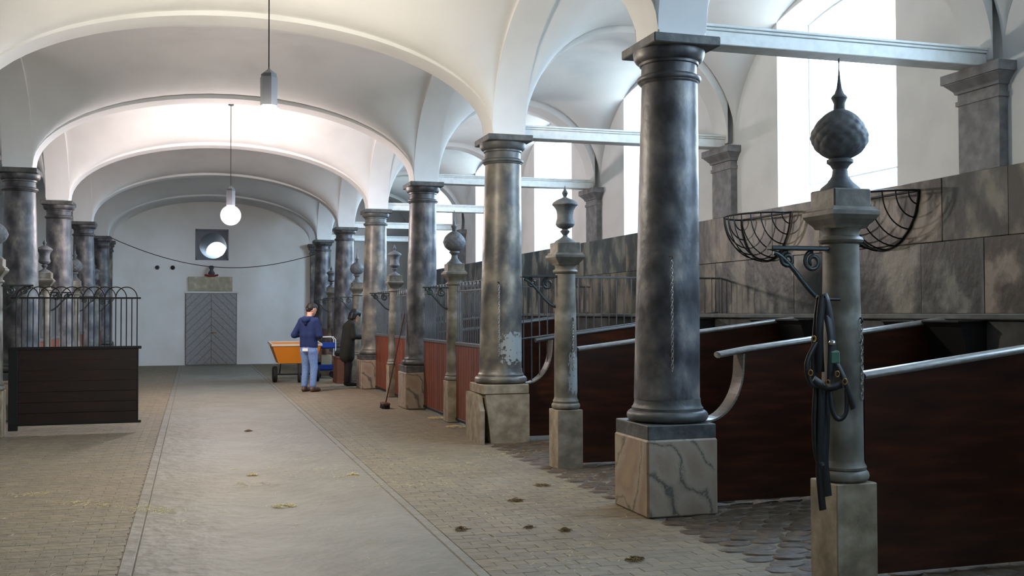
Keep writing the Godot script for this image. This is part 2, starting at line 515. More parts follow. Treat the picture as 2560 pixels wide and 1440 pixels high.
func build_walls() -> void:
	var pl: Material = M.plaster
	# the windowed long wall
	var w := struct_root("wall_right")
	var hw := 1.18
	var zs := []
	for i in range(-1, 6):
		zs.append(zc(i + .5))
	var edge := REAR - .5
	for k in zs.size():
		var zm: float = zs[k]
		box_at("pier", P(WALL, 0, edge), P(WALL + .6, TOP, zm - hw), pl, w)
		edge = zm + hw
		# wall below the window with its sloping sill, and the segmental head above
		var ap := Mb.new().extrude(PackedVector2Array([Vector2(WALL, 0), Vector2(WALL + .6, 0), Vector2(WALL + .6, 3.32), Vector2(WALL, 2.97)]), -hw, hw)
		obj("apron", ap.done(), pl, w, P(0, 0, zm))
		var hd := Mb.new()
		var n := 14
		for i in n:
			var s0 := -hw + 2 * hw * i / n
			var s1 := -hw + 2 * hw * (i + 1) / n
			var y0 := 5.38 + .15 * (1 - pow(s0 / hw, 2))
			var y1 := 5.38 + .15 * (1 - pow(s1 / hw, 2))
			for x in [WALL, WALL + .6]:
				hd.face([P(x, y0, s0), P(x, y1, s1), P(x, TOP, s1), P(x, TOP, s0)], Vector3(x - WALL - .3, 0, 0))
			hd.face([P(WALL, y0, s0), P(WALL, y1, s1), P(WALL + .6, y1, s1), P(WALL + .6, y0, s0)], Vector3.DOWN, 1)
		obj("head", hd.done(), pl, w, P(0, 0, zm))
		# window: outer frame and one pane
		var win := struct_root("window_%d" % (k + 1))
		win.position = P(WALL + .48, 0, zm)
		var outline := PackedVector2Array([Vector2(-hw + .002, 3.30), Vector2(hw - .002, 3.30)])
		for i in n + 1:
			var s := hw - 2 * hw * i / n
			outline.append(Vector2(clampf(s, -hw + .002, hw - .002), 5.375 + .15 * (1 - pow(s / hw, 2))))
		var path := []
		for v in outline:
			path.append(Vector3(0, v.y * 1.0, v.x))
		obj("window_frame", Mb.new().bar(path, .018, .018, 4, true).done(), M.frame_white, win)
		var gl := Mb.new().extrude(outline, -.003, .003)
		var pane := obj("pane", gl.done(), M.glass, win)
		pane.rotation.y = PI / 2
	box_at("pier", P(WALL, 0, edge), P(WALL + .6, TOP, END + .5), pl, w)
	# marble facing in two courses over a low wall with a ledge
	w = struct_root("wall_dado")
	box_at("low_wall", P(6.66, 0, REAR), P(WALL, 1.585, END), M.low_wall, w)
	box_at("ledge", P(6.60, 1.585, REAR), P(WALL, 1.64, END), M.ledge_stone, w, .01)
	for row in 2:
		var z := REAR + (0.0 if row == 0 else .45)
		if row == 1:
			box_at("marble_slab", P(7.03, 2.352, REAR), P(WALL, 2.98, z), M.dado_1, w, .004)
		while z < END:
			var len := rng.randf_range(.75, 1.35)
			var e := minf(z + len, END)
			var d := rng.randf_range(0.0, .006)
			box_at("marble_slab", P(7.03 - d, 1.64 if row == 0 else 2.352, z + .002), P(WALL, 2.348 if row == 0 else 2.98 - d * .5, e - .002), M["dado_%d" % (rng.randi() % 4)], w, .004)
			z = e
	# the other long wall, closed, with a plain stone dado
	var f := struct_root("wall_left")
	box_at("wall_body", P(WALL_FAR - .6, 0, REAR - .5), P(WALL_FAR, TOP, END + .5), pl, f)
	box_at("stone_dado", P(WALL_FAR, 0, REAR), P(WALL_FAR + .1, 2.98, END), M.dado_0, f, .01)
	var r := struct_root("wall_back")
	box_at("wall_body", P(WALL_FAR, 0, REAR - .5), P(WALL, TOP, REAR), pl, r)
	# pilasters and tie beams
	var nth := ["behind the camera", "beside the hay rack with the harness post", "opposite the first big column", "opposite the second big column", "opposite the third big column", "opposite the fourth big column", "opposite the fifth big column", "opposite the sixth big column"]
	for i in range(1, 7):
		var label := "grey stone pilaster with moulded capital on windowed wall, %s" % nth[i + 1]
		var t := thing("pilaster", label, "pilaster", P(WALL, 2.98, zc(i)), "pilasters on the windowed wall")
		box_at("shaft", Vector3(-.10, 0, -.27), Vector3(0, .66, .27), M.pilaster_stone, t, .006)
		var cp := loft([[.655, .285, .115], [.70, .285, .115], [.705, .27, .10], [.765, .27, .10], [.77, .29, .12], [.79, .295, .125], [.80, .30, .13], [.84, .335, .165], [.865, .36, .19], [.872, .36, .19], [.875, .385, .205], [.965, .385, .205]])
		obj("capital", cp.done(), M.pilaster_stone, t)
	for i in range(0, 7):
		var zn: String = ["behind the harness post, out over the first stall", "over the first big column", "over the second big column", "over the third big column", "over the fourth big column", "over the fifth big column", "over the sixth big column"][i]
		var t := thing("tie_beam", "white painted tie beam with moulded top edge, %s" % zn, "beam", P(NX1 + .44, 3.945, zc(i)), "white tie beams across the window aisle")
		var len := WALL - .1 - NX1 - .44
		box_at("beam_body", Vector3(0, 0, -.12), Vector3(len, .115, .12), M.beam_paint, t, .006)
		box_at("moulding", Vector3(0, .115, -.135), Vector3(len, .14, .135), M.beam_paint, t, .005)
		box_at("moulding", Vector3(0, .14, -.15), Vector3(len, .165, .15), M.beam_paint, t, .005)


func build_floor() -> void:
	var f := struct_root("floor")
	box_at("base", P(WALL_FAR - .6, -.3, REAR - .5), P(WALL + .6, -.006, END + .5), M.mortar, f)
	box_at("concrete_strip", P(-.37, -.1, REAR), P(1.72, 0, END), M.concrete, f, .006)
	box_at("kerb_strip", P(-.462, -.1, REAR), P(-.376, .001, END), M.concrete, f, .005)
	box_at("kerb_strip", P(1.726, -.1, REAR), P(1.80, .001, END), M.concrete, f, .005)
	# pavers either side, laid in running rows; the ones close to the camera are parts, the rest one sheet of copies
	var shapes := []
	for k in 3:
		shapes.append(Mb.new().box(Vector3(-.105, -.05, -.0532), Vector3(.105, 0, .0532), .0025).done())
	var spots := []
	for side in 2:
		var xa := 1.803 if side == 0 else -2.30
		var xb := 3.52 if side == 0 else -.465
		var row := 0
		var z := 4.6
		while z < END - .1:
			var x := xa + (0.0 if row % 2 == 0 else -.1075)
			while x < xb - .012:
				var x0 := maxf(x, xa)
				var x1 := minf(x + .2125, xb)
				if x1 - x0 > .012:
					spots.append([x0, x1, z, Vector2((x0 + x1) / 2, z).length() if side == 0 or z > 6.4 else 99.0])
				x += .215
			z += .1075
			row += 1
	spots.sort_custom(func(a, b): return a[3] < b[3])
	var lots := [[], [], []]
	for k in spots.size():
		var s: Array = spots[k]
		var tone := rng.randi() % 3
		var xf := Transform3D(Basis.from_euler(Vector3(rng.randf_range(-.006, .006), rng.randf_range(-.008, .008), rng.randf_range(-.004, .004))), P((s[0] + s[1]) / 2, rng.randf_range(-.0015, .0008), s[2])) * Transform3D(Basis.from_scale(Vector3((s[1] - s[0] - .001) / .21, 1, 1)), Vector3.ZERO)
		if k < 300:
			var o := obj("paver", shapes[0], M["paver_%d" % tone], f)
			o.transform = xf
		else:
			lots[tone].append(xf)
	for k in 3:
		copies("far_pavers", shapes[k], M["paver_%d" % k], lots[k], f)
	# rough cobbles in the open stalls, earth further in
	var st := struct_root("floor")
	box_at("earth", P(3.5, -.05, REAR), P(6.66, -.008, 13), M.stall_earth, st)
	var cob := []
	for k in 4:
		var mb := Mb.new()
		var sx := .105
		mb.lathe([[sx, -.06], [sx * 1.03, 0.0], [sx * .93, .012], [sx * .6, .018], [0.0, .019]], 9, false, .3 * k, func(t: float, _h: float) -> float: return 1.0 + .10 * sin(2 * t + k) + .06 * sin(3 * t + 2.1 * k))
		cob.append(mb.done())
	var cs := []
	var zz := 5.0
	var row := 0
	while zz < 12.9:
		var x := 3.62 + (0.0 if row % 2 == 0 else .12)
		while x < 5.3:
			cs.append([x + rng.randf_range(-.02, .02), zz + rng.randf_range(-.02, .02)])
			x += .235
		zz += .155
		row += 1
	cs.sort_custom(func(a, b): return a[0] * 2.0 + a[1] < b[0] * 2.0 + b[1])
	var rest := [[], [], []]
	for k in cs.size():
		var tone := rng.randi() % 3
		var xf := Transform3D(Basis.from_euler(Vector3(rng.randf_range(-.05, .05), rng.randf_range(-.2, .2), rng.randf_range(-.05, .05))), P(cs[k][0], rng.randf_range(-.014, -.004), cs[k][1])) * Transform3D(Basis.from_scale(Vector3(1.18, 1, .80)), Vector3.ZERO)
		if k < 290:
			var o := obj("cobble", cob[rng.randi() % 4], M["cobble_%d" % tone], st)
			o.transform = xf
		else:
			rest[tone].append(xf)
	for k in 3:
		copies("far_cobbles", cob[k], M["cobble_%d" % k], rest[k], st)


func copies(called: String, mesh: Mesh, material: Material, at: Array, parent: Node) -> void:
	if at.is_empty():
		return
	var mm := MultiMesh.new()
	mm.transform_format = MultiMesh.TRANSFORM_3D
	mm.mesh = mesh
	mm.instance_count = at.size()
	for i in at.size():
		mm.set_instance_transform(i, at[i])
	var o := MultiMeshInstance3D.new()
	o.multimesh = mm
	o.material_override = material
	put(o, called, parent)
	o.set_meta("kind", "stuff")


# ------------------------------------------------------------------ columns and posts
func column(label: String, x: float, z: float, side: float, group: String, broken := false, light := false) -> void:
	var t := thing("column", label, "column", P(x, 0, z), group)
	var stone: Material = M.worn_stone if light else M.column_stone
	if broken:
		# core with a corner gone, and the facing slab that still stands before it
		var core := PackedVector2Array([Vector2(-.20, 0), Vector2(.31, 0), Vector2(.31, .62), Vector2(-.27, .62), Vector2(-.26, .5), Vector2(-.235, .3)])
		obj("plinth", Mb.new().extrude(core, -.335, .335).done(), M.pedestal_stone, t)
		var slab := PackedVector2Array([Vector2(-.36, 0), Vector2(.37, 0), Vector2(.375, .42), Vector2(.33, .47), Vector2(.30, .52), Vector2(.26, .60), Vector2(.10, .615), Vector2(-.345, .625)])
		var s := obj("facing_slab", Mb.new().extrude(slab, -.03, .03).done(), M.pedestal_stone, t, Vector3(-.325, 0, 0))
		s.rotation.y = -PI / 2
	else:
		box_at("plinth", Vector3(-.315, 0, -.345), Vector3(.315, .63, .345), M.vein_marble, t, .016)
	box_at("plinth_slab", Vector3(-.305, .625, -.335), Vector3(.305, .745, .335), M.slab_stone if not broken else M.pedestal_stone, t, .008)
	var tilt := side * .0165

	var dx := side * .022
	var base := [[.30, .742], [.325, .75]]
	for p in arc(.30, .795, .042, .045, -PI / 2, PI / 2, 8):
		base.append([p.x, p.y])
	base += [[.30, .842], [.30, .862], [.288, .875], [.28, .90], [.276, .94]]
	var b := obj("base_moulding", Mb.new().lathe(base, 40).done(), stone if light else M.slab_stone, t, Vector3(dx, 0, 0))
	b.rotation.z = -tilt * .3
	var sh := []
	for i in 13:
		var k := i / 12.0
		sh.append([lerpf(.276, .236, pow(k, 1.25)), .93 + 2.68 * k])
	var s := obj("shaft", Mb.new().lathe(sh, 40).done(), stone, t, Vector3(dx - side * .016, 0, 0))
	s.rotation.z = -tilt
	var cp := [[.236, 3.585], [.252, 3.60]]
	for p in arc(.250, 3.632, .022, .024, -PI / 2, PI / 2, 6):
		cp.append([p.x, p.y])
	cp += [[.236, 3.664], [.233, 3.745], [.248, 3.752], [.250, 3.772], [.258, 3.776]]
	for p in arc(.262, 3.868, .042, .090, -PI / 2, 0, 6):
		cp.append([p.x, p.y])
	var c := obj("capital", Mb.new().lathe(cp, 40).done(), M.slab_stone if light else stone, t, Vector3(side * .060, 0, 0))
	c.rotation.z = 0.0
	if broken:
		patch(t, func(h: float) -> float: return lerpf(.278, .274, (h - .93) / .5), .99, 1.42, .25, 1.9, 5, dx)
	box_at("abacus", Vector3(-.30 + side * .07, 3.866, -.345), Vector3(.30 + side * .07, 3.945, .345), M.slab_stone, t, .008)



# a ragged patch of pale limewash on a round shaft, between two heights and two angles
func patch(t: Node3D, r: Callable, h0: float, h1: float, a0: float, a1: float, seed_: int, cx := 0.0) -> void:
	var mb := Mb.new()
	var n := FastNoiseLite.new()
	n.seed = seed_
	n.frequency = .09
	var na := 40
	var nh := 46
	var at := func(i: int, j: int) -> Vector3:
		var a := lerpf(a0, a1, float(i) / na)
		var h := lerpf(h0, h1, float(j) / nh)
		var q: float = r.call(h) + .0022
		return Vector3(cx + cos(a) * q, h, sin(a) * q)
	for i in na:
		for j in nh:
			var u := absf(2.0 * (i + .5) / na - 1.0)
			var v := absf(2.0 * (j + .5) / nh - 1.0)
			if n.get_noise_2d(i * 1.4, j * 1.4) * 1.3 + .75 - pow(u, 3.0) - pow(v, 4.0) > .12:
				var m: Vector3 = at.call(i, j)
				mb.face([at.call(i, j), at.call(i + 1, j), at.call(i + 1, j + 1), at.call(i, j + 1)], Vector3(m.x - cx, 0, m.z), 1)
	obj("limewash_patch", mb.done(), M.limewash, t)


func build_columns() -> void:
	var who := ["beside the open stalls behind the harness post", "tall dark grey stone column on veined marble plinth, first before the camera", "stained grey column on a broken plinth with a loose facing slab", "grey column on slate capped plinth beside the leaning broom", "grey column hiding the person in the dark coat", "grey column fifth along the window stalls, past the person in dark coat", "grey column sixth along the window stalls, next to the end wall"]
	column("grey stone column before the harness post in the window row", 3.80, zc(0), 1, "columns along the window stalls")
	for i in range(1, 7):
		column(who[i], 3.80, zc(i), 1, "columns along the window stalls", i == 2, i == 2 or i == 4)
	var left := ["", "", "", "dark column standing just behind the open stall door", "second dark column behind the open stall door", "third dark column behind the open stall door", "last column behind the open stall door, at the end wall"]
	for i in range(0, 7):
		column(left[i] if left[i] else ["grey column across the passage from the one before the harness post", "grey column of the far row level with the first tall column", "grey column of the far row level with the broken plinth"][i], -2.59, zc(i), -1, "columns across the passage")
	# half columns against the end wall
	for s in [-1, 1]:
		var t := thing("pilaster", ["stone pilaster against end wall behind the cable's hooked end", "", "stone pilaster against end wall beside the people"][s + 1], "pilaster", P(.61 + s * 3.27, 0, END))
		box_at("plinth", Vector3(-.24, 0, 0), Vector3(.24, .7, .25), M.pedestal_stone, t, .01)
		box_at("shaft", Vector3(-.2, .7, 0), Vector3(.2, 3.6, .2), M.worn_stone, t, .01)
		var cp := Mb.new()
		for q in [[3.6, 3.66, .23], [3.66, 3.75, .21], [3.75, 3.84, .25], [3.84, 3.945, .29]]:
			cp.box(Vector3(-q[2], q[0], 0), Vector3(q[2], q[1], q[2]), .008)
		obj("capital", cp.done(), M.slab_stone, t)


func post(label: String, x: float, z: float, ball: bool, side: float, group: String) -> void:
	var t := thing("hitching_post", label, "post", P(x, 0, z), group)
	box_at("pedestal", Vector3(-.142, 0, -.142), Vector3(.142, .625, .142), M.pedestal_stone, t, .006)
	var base := [[.13, .622]]
	for p in arc(.125, .662, .03, .036, -PI / 2, PI / 2, 6):
		base.append([p.x, p.y])
	base += [[.136, .70], [.140, .715], [.128, .735], [.124, .755]]
	obj("base_moulding", Mb.new().lathe(base, 28).done(), M.post_stone, t)
	obj("shaft", Mb.new().lathe([[.124, .75], [.122, 1.2], [.108, 2.08]], 28).done(), M.post_stone, t)
	obj("collar", Mb.new().lathe([[.108, 2.075], [.128, 2.085], [.136, 2.10], [.128, 2.117], [.110, 2.125], [.110, 2.15], [.125, 2.175]], 28).done(), M.post_stone, t)
	# square capital: cornice and block
	var q := sqrt(2.0)
	obj("cornice", Mb.new().lathe([[.11 * q, 2.17], [.12 * q, 2.19], [.15 * q, 2.225], [.165 * q, 2.25], [.165 * q, 2.275], [.15 * q, 2.285], [.145 * q, 2.30]], 4, true, PI / 4).done(), M.post_stone, t)
	box_at("cap_block", Vector3(-.13, 2.295, -.13), Vector3(.13, 2.41, .13), M.post_stone, t, .008)
	if ball:
		obj("finial_foot", Mb.new().lathe([[.125, 2.408], [.115, 2.425], [.075, 2.46], [.05, 2.50], [.045, 2.54], [.06, 2.565], [.08, 2.58], [.08, 2.60], [.06, 2.61]], 28).done(), M.finial_stone, t)
		var prof := []
		for i in 57:
			var k := i / 56.0
			var a := -PI / 2 + PI * k
			var r := .172 * cos(a)
			if a > 0.0:
				r = .172 * (cos(a) * .72 + .28 * pow(1.0 - a / (PI / 2), 1.6))
			prof.append([maxf(r, .055 if a < 0 else .034), 2.752 + (.155 if a < 0 else .165) * sin(a)])
		obj("finial", Mb.new().lathe(prof, 84, false, 0.0, func(a: float, h: float) -> float:
			var v := 44.0 * (h - 2.6)
			return 1.0 + .06 * (pow(absf(sin(6.0 * a + v) * sin(6.0 * a - v)), .5) - .45 + .35 * sin(3.0 * a + 19.0 * h)) * clampf((2.90 - h) * 16.0, 0, 1)).done(), M.finial_stone, t)
		obj("spike", Mb.new().lathe([[.036, 2.90], [.034, 2.95], [.05, 2.985], [.046, 2.995], [.03, 3.01], [.017, 3.045], [.009, 3.10], [.004, 3.16], [.003, 3.20], [.007, 3.215], [.006, 3.228], [.001, 3.235]], 20).done(), M.finial_stone, t)
	else:
		obj("finial_foot", Mb.new().lathe([[.12, 2.408], [.105, 2.43], [.06, 2.455], [.03, 2.475], [.025, 2.49], [.05, 2.525], [.056, 2.535], [.038, 2.55], [.032, 2.56]], 28).done(), M.finial_stone, t)
		obj("finial", Mb.new().lathe([[.032, 2.558], [.06, 2.566], [.09, 2.585], [.103, 2.61], [.098, 2.635], [.088, 2.67], [.086, 2.71], [.094, 2.76], [.118, 2.80], [.138, 2.815], [.14, 2.825], [.132, 2.84], [.10, 2.865], [.06, 2.885], [.026, 2.9]], 32).done(), M.finial_stone, t)
		obj("spike", Mb.new().lathe([[.026, 2.898], [.02, 2.91], [.035, 2.945], [.03, 2.96], [.016, 2.985], [.006, 3.01], [.002, 3.03]], 16).done(), M.finial_stone, t)
	if z > 10.0 and z < 11.0 and side > 0:
		patch(t, func(h: float) -> float: return lerpf(.125, .1225, (h - .75) / .45), .76, 1.26, .3, 1.75, 9)
	# iron saddle bracket on the passage side
	var br := Node3D.new()
	put(br, "saddle_bracket", t)
	br.scale = Vector3(side, 1, 1)
	var iron: Material = M.bracket_iron
	if side > 0:
		br.scale = Vector3.ONE
	else:
		br.scale = Vector3.ONE
		br.rotation.y = PI
	box_at("bar", Vector3(-.50, 2.035, -.035), Vector3(-.10, 2.06, .035), iron, br, .005)
	var brace := []
	for i in 15:
		var k := i / 14.0
		brace.append(Vector3(lerpf(-.112, -.47, k), 1.72 + .30 * (k * .25 + .75 * smoothstep(0.0, 1.0, k)) , 0))
	obj("brace", Mb.new().bar(brace, .009, .016, 8).done(), iron, br)
	for c in [[-.375, .05], [-.20, .062]]:
		var sp := []
		for i in 31:
			var k := i / 30.0
			var r: float = c[1] * (1.0 - .72 * k)
			sp.append(Vector3(c[0] + r * cos(PI * .5 + k * 9.0), 2.03 - c[1] + r * sin(PI * .5 + k * 9.0), 0))
		obj("scroll", Mb.new().bar(sp, .009, .014, 6).done(), iron, br)


func build_posts() -> void:
	var r := ["round finialed hitching post with the leather harness hanging on it", "urn finialed post of the open stalls, patched with pale paint", "round finialed post by the red box fronts, after the broken plinth", "urn finialed post in front of the red box with the leaning broom", "round finialed post behind the person in the dark coat", "urn finialed post beside the trolley at the far end"]
	for i in 6:
		post(r[i], 3.82, zc(i + .5), i % 2 == 0, 1, "hitching posts along the window stalls")
	var l := ["", "", "post holding the open stall door, only its edge in view", "first post seen past the open stall door", "second post seen past the open stall door", "third post seen past the open stall door"]
	for i in range(2, 6):
		post(l[i], -2.60, zc(i + .5), i % 2 == 0, -1, "hitching posts across the passage")


# ------------------------------------------------------------------ stalls
func rail_top(x: float) -> float:
	return 1.25 + .12 * (x - 4.0)


func grille(t: Node3D, from: float, to: float, low: Callable, rail_h: float, hoops: bool, pitch := .095) -> void:
	var n := int((to - from) / pitch)
	var d := (to - from) / n
	for i in n + 1:
		var x := from + d * i
		var h: float = low.call(x)
		obj("bar", Mb.new().bar([Vector3(x, h, 0), Vector3(x, rail_h, 0)], .008, .008, 6).done(), M.grey_iron, t)
	box_at("top_rail", Vector3(from - .02, rail_h - .012, -.014), Vector3(to + .02, rail_h + .012, .014), M.grey_iron, t, .003)
	if hoops:
		for i in range(0, n - 1):
			var pts := []
			for k in 11:
				var a := PI - PI * k / 10.0
				pts.append(Vector3(from + d * (i + 1) + d * cos(a), rail_h + .13 * sin(a), .004 * (1 if i % 2 else -1)))
			obj("hoop", Mb.new().bar(pts, .007, .007, 6).done(), M.grey_iron, t)


func partition(label: String, z: float, swept: bool, barred: bool, group: String) -> void:
	var xs := 4.12 if swept else 3.95
	var t := thing("stall_partition", label, "partition", P(0, 0, z), group)
	var poly := PackedVector2Array([Vector2(xs, .045), Vector2(6.6, .045), Vector2(6.6, rail_top(6.6))])
	var curve := PackedVector2Array()
	if swept:
		curve = arc(4.15, 1.20, .36, .47, 0.0, -PI / 2, 14)
		poly.append(Vector2(4.51, rail_top(4.51)))
		poly.append_array(curve)
		poly.append(Vector2(xs, .73))
	else:
		poly.append(Vector2(xs, rail_top(xs)))
	obj("panel", Mb.new().extrude(poly, -.04, .04).done(), M.stall_wood, t)
	if swept:
		var path := [Vector3(4.512, rail_top(4.51) - .01, 0)]
		for v in curve:
			path.append(Vector3(v.x - .004, v.y + .004, 0))
		obj("edge_strip", Mb.new().bar(path, .12, .012, 4, false, Vector3(-.7, .7, .0)).done(), M.rail_wood, t)
	var x0 := 4.30 if swept else 3.95
	var rail := []
	for i in 9:
		var x := lerpf(x0, 6.62, i / 8.0)
		rail.append(Vector3(x, rail_top(x) + .018 - (.012 if i == 0 and swept else 0.0), 0))
	obj("top_rail", Mb.new().bar(rail, .062, .028, 12, false, Vector3.UP).done(), M.rail_metal if not barred else M.grey_iron, t)
	if barred:
		grille(t, 4.14, 7.0, func(x: float) -> float:
			if x > 4.5:
				return rail_top(x)
			return 1.20 - .47 * sqrt(maxf(0.0, 1.0 - pow((x - 4.15) / .36, 2.0))), 2.13, false, .11)
		var mid := []
		for i in 6:
			var x := lerpf(4.12, 6.98, i / 5.0)
			mid.append(Vector3(x, rail_top(x) + .05, 0))
		obj("middle_rail", Mb.new().bar(mid, .014, .012, 6).done(), M.grey_iron, t)


func box_front(label: String, x: float, z0: float, z1: float, group: String) -> void:
	# runs along z; local x is the distance from z0
	var t := thing("box_front", label, "stall front", P(x, 0, z0), group)
	t.rotation.y = PI / 2
	var len := z1 - z0
	var n := int(round(len / .155))
	var d := len / n
	var plank := Mb.new().box(Vector3(-d / 2 + .002, .05, -.02), Vector3(d / 2 - .002, 1.17, .02), .006).done()
	for i in n:
		obj("plank", plank, M["box_wood_%d" % (rng.randi() % 3)], t, Vector3(d * (i + .5), 0, rng.randf_range(-.002, .002)))
	box_at("middle_rail", Vector3(0, 1.165, -.035), Vector3(len, 1.22, .035), M.grey_iron, t, .008)
	box_at("bottom_rail", Vector3(0, .03, -.03), Vector3(len, .075, .03), M.dark_iron, t, .006)
	grille(t, .05, len - .05, func(_x: float) -> float: return 1.215, 1.985, true, .10)


func build_stalls() -> void:
	var pt := "wooden partitions of the window stalls"
	partition("dark mahogany stall partition running back from the harness post", zc(.5), false, false, pt)
	partition("mahogany stall partition with swept pale edge at the first tall column", zc(1), true, false, pt)
	partition("mahogany stall partition running back from the paint patched urn post", zc(1.5), false, false, pt)
	partition("mahogany partition topped with iron bars at the broken plinth column", zc(2), true, true, pt)
	for i in 3:
		partition(["barred partition inside the red boxes at the column with the broom", "barred partition inside the red boxes at the coat person's column", "barred partition beyond the coat person at the fifth column"][i], zc(3 + i), true, true, pt)
	var bf := "red planked box fronts with hooped bars"
	var names := ["red planked box front between the broken plinth and the next round finialed post", "red planked box front between round finialed post and column with the broom", "red planked box front between column with the broom and urn post", "red planked box front between urn post and coat person's column", "", "red planked box front just beyond the trolley, before the sixth column", "red planked box front between sixth column's post and the end"]
	for k in [0, 1, 2, 3]:
		var a := zc(2 + .5 * k) + (.35 if k % 2 == 0 else .175)
		var b := zc(2.5 + .5 * k) - (.175 if k % 2 == 0 else .35)
		box_front(names[k], 3.82, a, b, bf)
	box_front("red planked box front beside the fifth column and the chest", 3.82, zc(5) + .35, zc(5.5) - .175, bf)
	box_front("red planked box front between last urn post and sixth column", 3.82, zc(5.5) + .175, zc(6) - .35, bf)
	var lf := ["low box front right past the open stall door and its column", "box front past the first post beyond the open stall door", "box front past the second column beyond the open stall door", "box front past the second post beyond the open stall door", "box front past the third column beyond the open stall door", "box front past the third post, by the end wall"]
	for k in 6:
		var a := zc(3 + .5 * k) + (.36 if k % 2 == 0 else .175)
		var b := zc(3.5 + .5 * k) - (.175 if k % 2 == 0 else .36)
		box_front(lf[k], -2.61, a, b, "box fronts across the passage")
	# the stall door that stands open into the passage
	var t := thing("stall_door", "open stall door of dark boards with hooped iron bars on top", "stall door", P(-2.42, 0, 15.62))
	box_at("stile", Vector3(.0, .06, -.03), Vector3(.12, 1.19, .03), M.dark_iron, t, .005)
	for k in 7:
		var y := .145 + k * .1465
		box_at("board", Vector3(.12, y + .001, -.02), Vector3(1.66, y + .1455, .02), M.door_wood, t, .004)
	box_at("middle_rail", Vector3(0, 1.165, -.032), Vector3(1.71, 1.205, .032), M.dark_iron, t, .005)
	box_at("bottom_rail", Vector3(0, .125, -.032), Vector3(1.71, .16, .032), M.dark_iron, t, .005)
	box_at("edge_plate", Vector3(1.655, .14, -.026), Vector3(1.672, 1.18, .026), M.dark_iron, t, .003)
	var n := 22
	for i in n + 1:
		var x := .09 + 1.56 * i / n
		obj("bar", Mb.new().bar([Vector3(x, 1.2, 0), Vector3(x, 1.88, 0)], .0075, .0075, 6).done(), M.dark_iron, t)
	box_at("top_rail", Vector3(.02, 1.868, -.014), Vector3(1.70, 1.892, .014), M.dark_iron, t, .003)
	for i in range(0, n - 3, 2):
		var pts := []
		for k in 15:
			var a := PI - PI * k / 14.0
			pts.append(Vector3(.09 + 1.56 * (i + 2) / n + .142 * cos(a), 1.885 + .15 * sin(a), .006 if i % 4 == 0 else -.006))
		obj("hoop", Mb.new().bar(pts, .0075, .0075, 6).done(), M.dark_iron, t)
	# hay racks on the marble wall, one to a stall
	var hr := ["wire hay rack seen beside the harness post", "wire hay rack behind the saddle bracket of the harness post", "wire hay rack behind the broken plinth box", "wire hay rack of the second red box", "wire hay rack of the third red box", "wire hay rack of the fourth red box"]
	for i in 2:
		var h := thing("hay_rack", hr[i], "hay rack", P(7.025, 2.31, [9.45, 11.82, 14.3, 16.8, 19.3, 21.8][i]), "wire hay racks on the marble wall")
		var L := .60
		var R := .50
		var D := .58
		var rim := []
		var wall := []
		for k in 25:
			var a := PI * k / 24.0
			rim.append(Vector3(-R * sin(a), D, L * cos(a)))
			wall.append(Vector3(-.012, D - D * sin(a), L * cos(a)))
		obj("rim", Mb.new().bar(rim, .012, .012, 6).done(), M.dark_iron, h)
		obj("wall_frame", Mb.new().bar(wall, .012, .012, 6).done(), M.dark_iron, h)
		box_at("back_bar", Vector3(-.024, D - .012, -L), Vector3(0, D + .012, L), M.dark_iron, h, .003)
		for k in range(1, 13):
			var s := cos(PI * k / 13.0)
			var c := sin(PI * k / 13.0)
			var pts := []
			for q in 11:
				var a := PI / 2 * q / 10.0
				pts.append(Vector3(-R * c * cos(a), D - D * c * sin(a), L * s))
			obj("wire", Mb.new().bar(pts, .008, .008, 6).done(), M.dark_iron, h)
	# iron corner mangers where the partitions meet the wall
	var mg := ["first column's partition", "urn post's partition", "barred partition"]
	for i in 3:
		for s in [-1.0, 1.0]:
			var q := thing("manger", "black iron manger on the ledge wall, %s the %s" % ["past" if s < 0 else "in front of", mg[i]], "manger", P(6.655, 1.02, zc(1 + .5 * i) - s * .05), "black iron mangers on the ledge wall")
			var tr := Mb.new().extrude(PackedVector2Array([Vector2(0, 0), Vector2(0, .54), Vector2(-.30, .54), Vector2(-.27, .50), Vector2(-.16, .06)]), minf(0, s * .47), maxf(0, s * .47))
			obj("trough", tr.done(), M.dark_iron, q)
			box_at("rim", Vector3(-.31, .54, minf(0, s * .48)), Vector3(0, .56, maxf(0, s * .48)), M.dark_iron, q, .004)


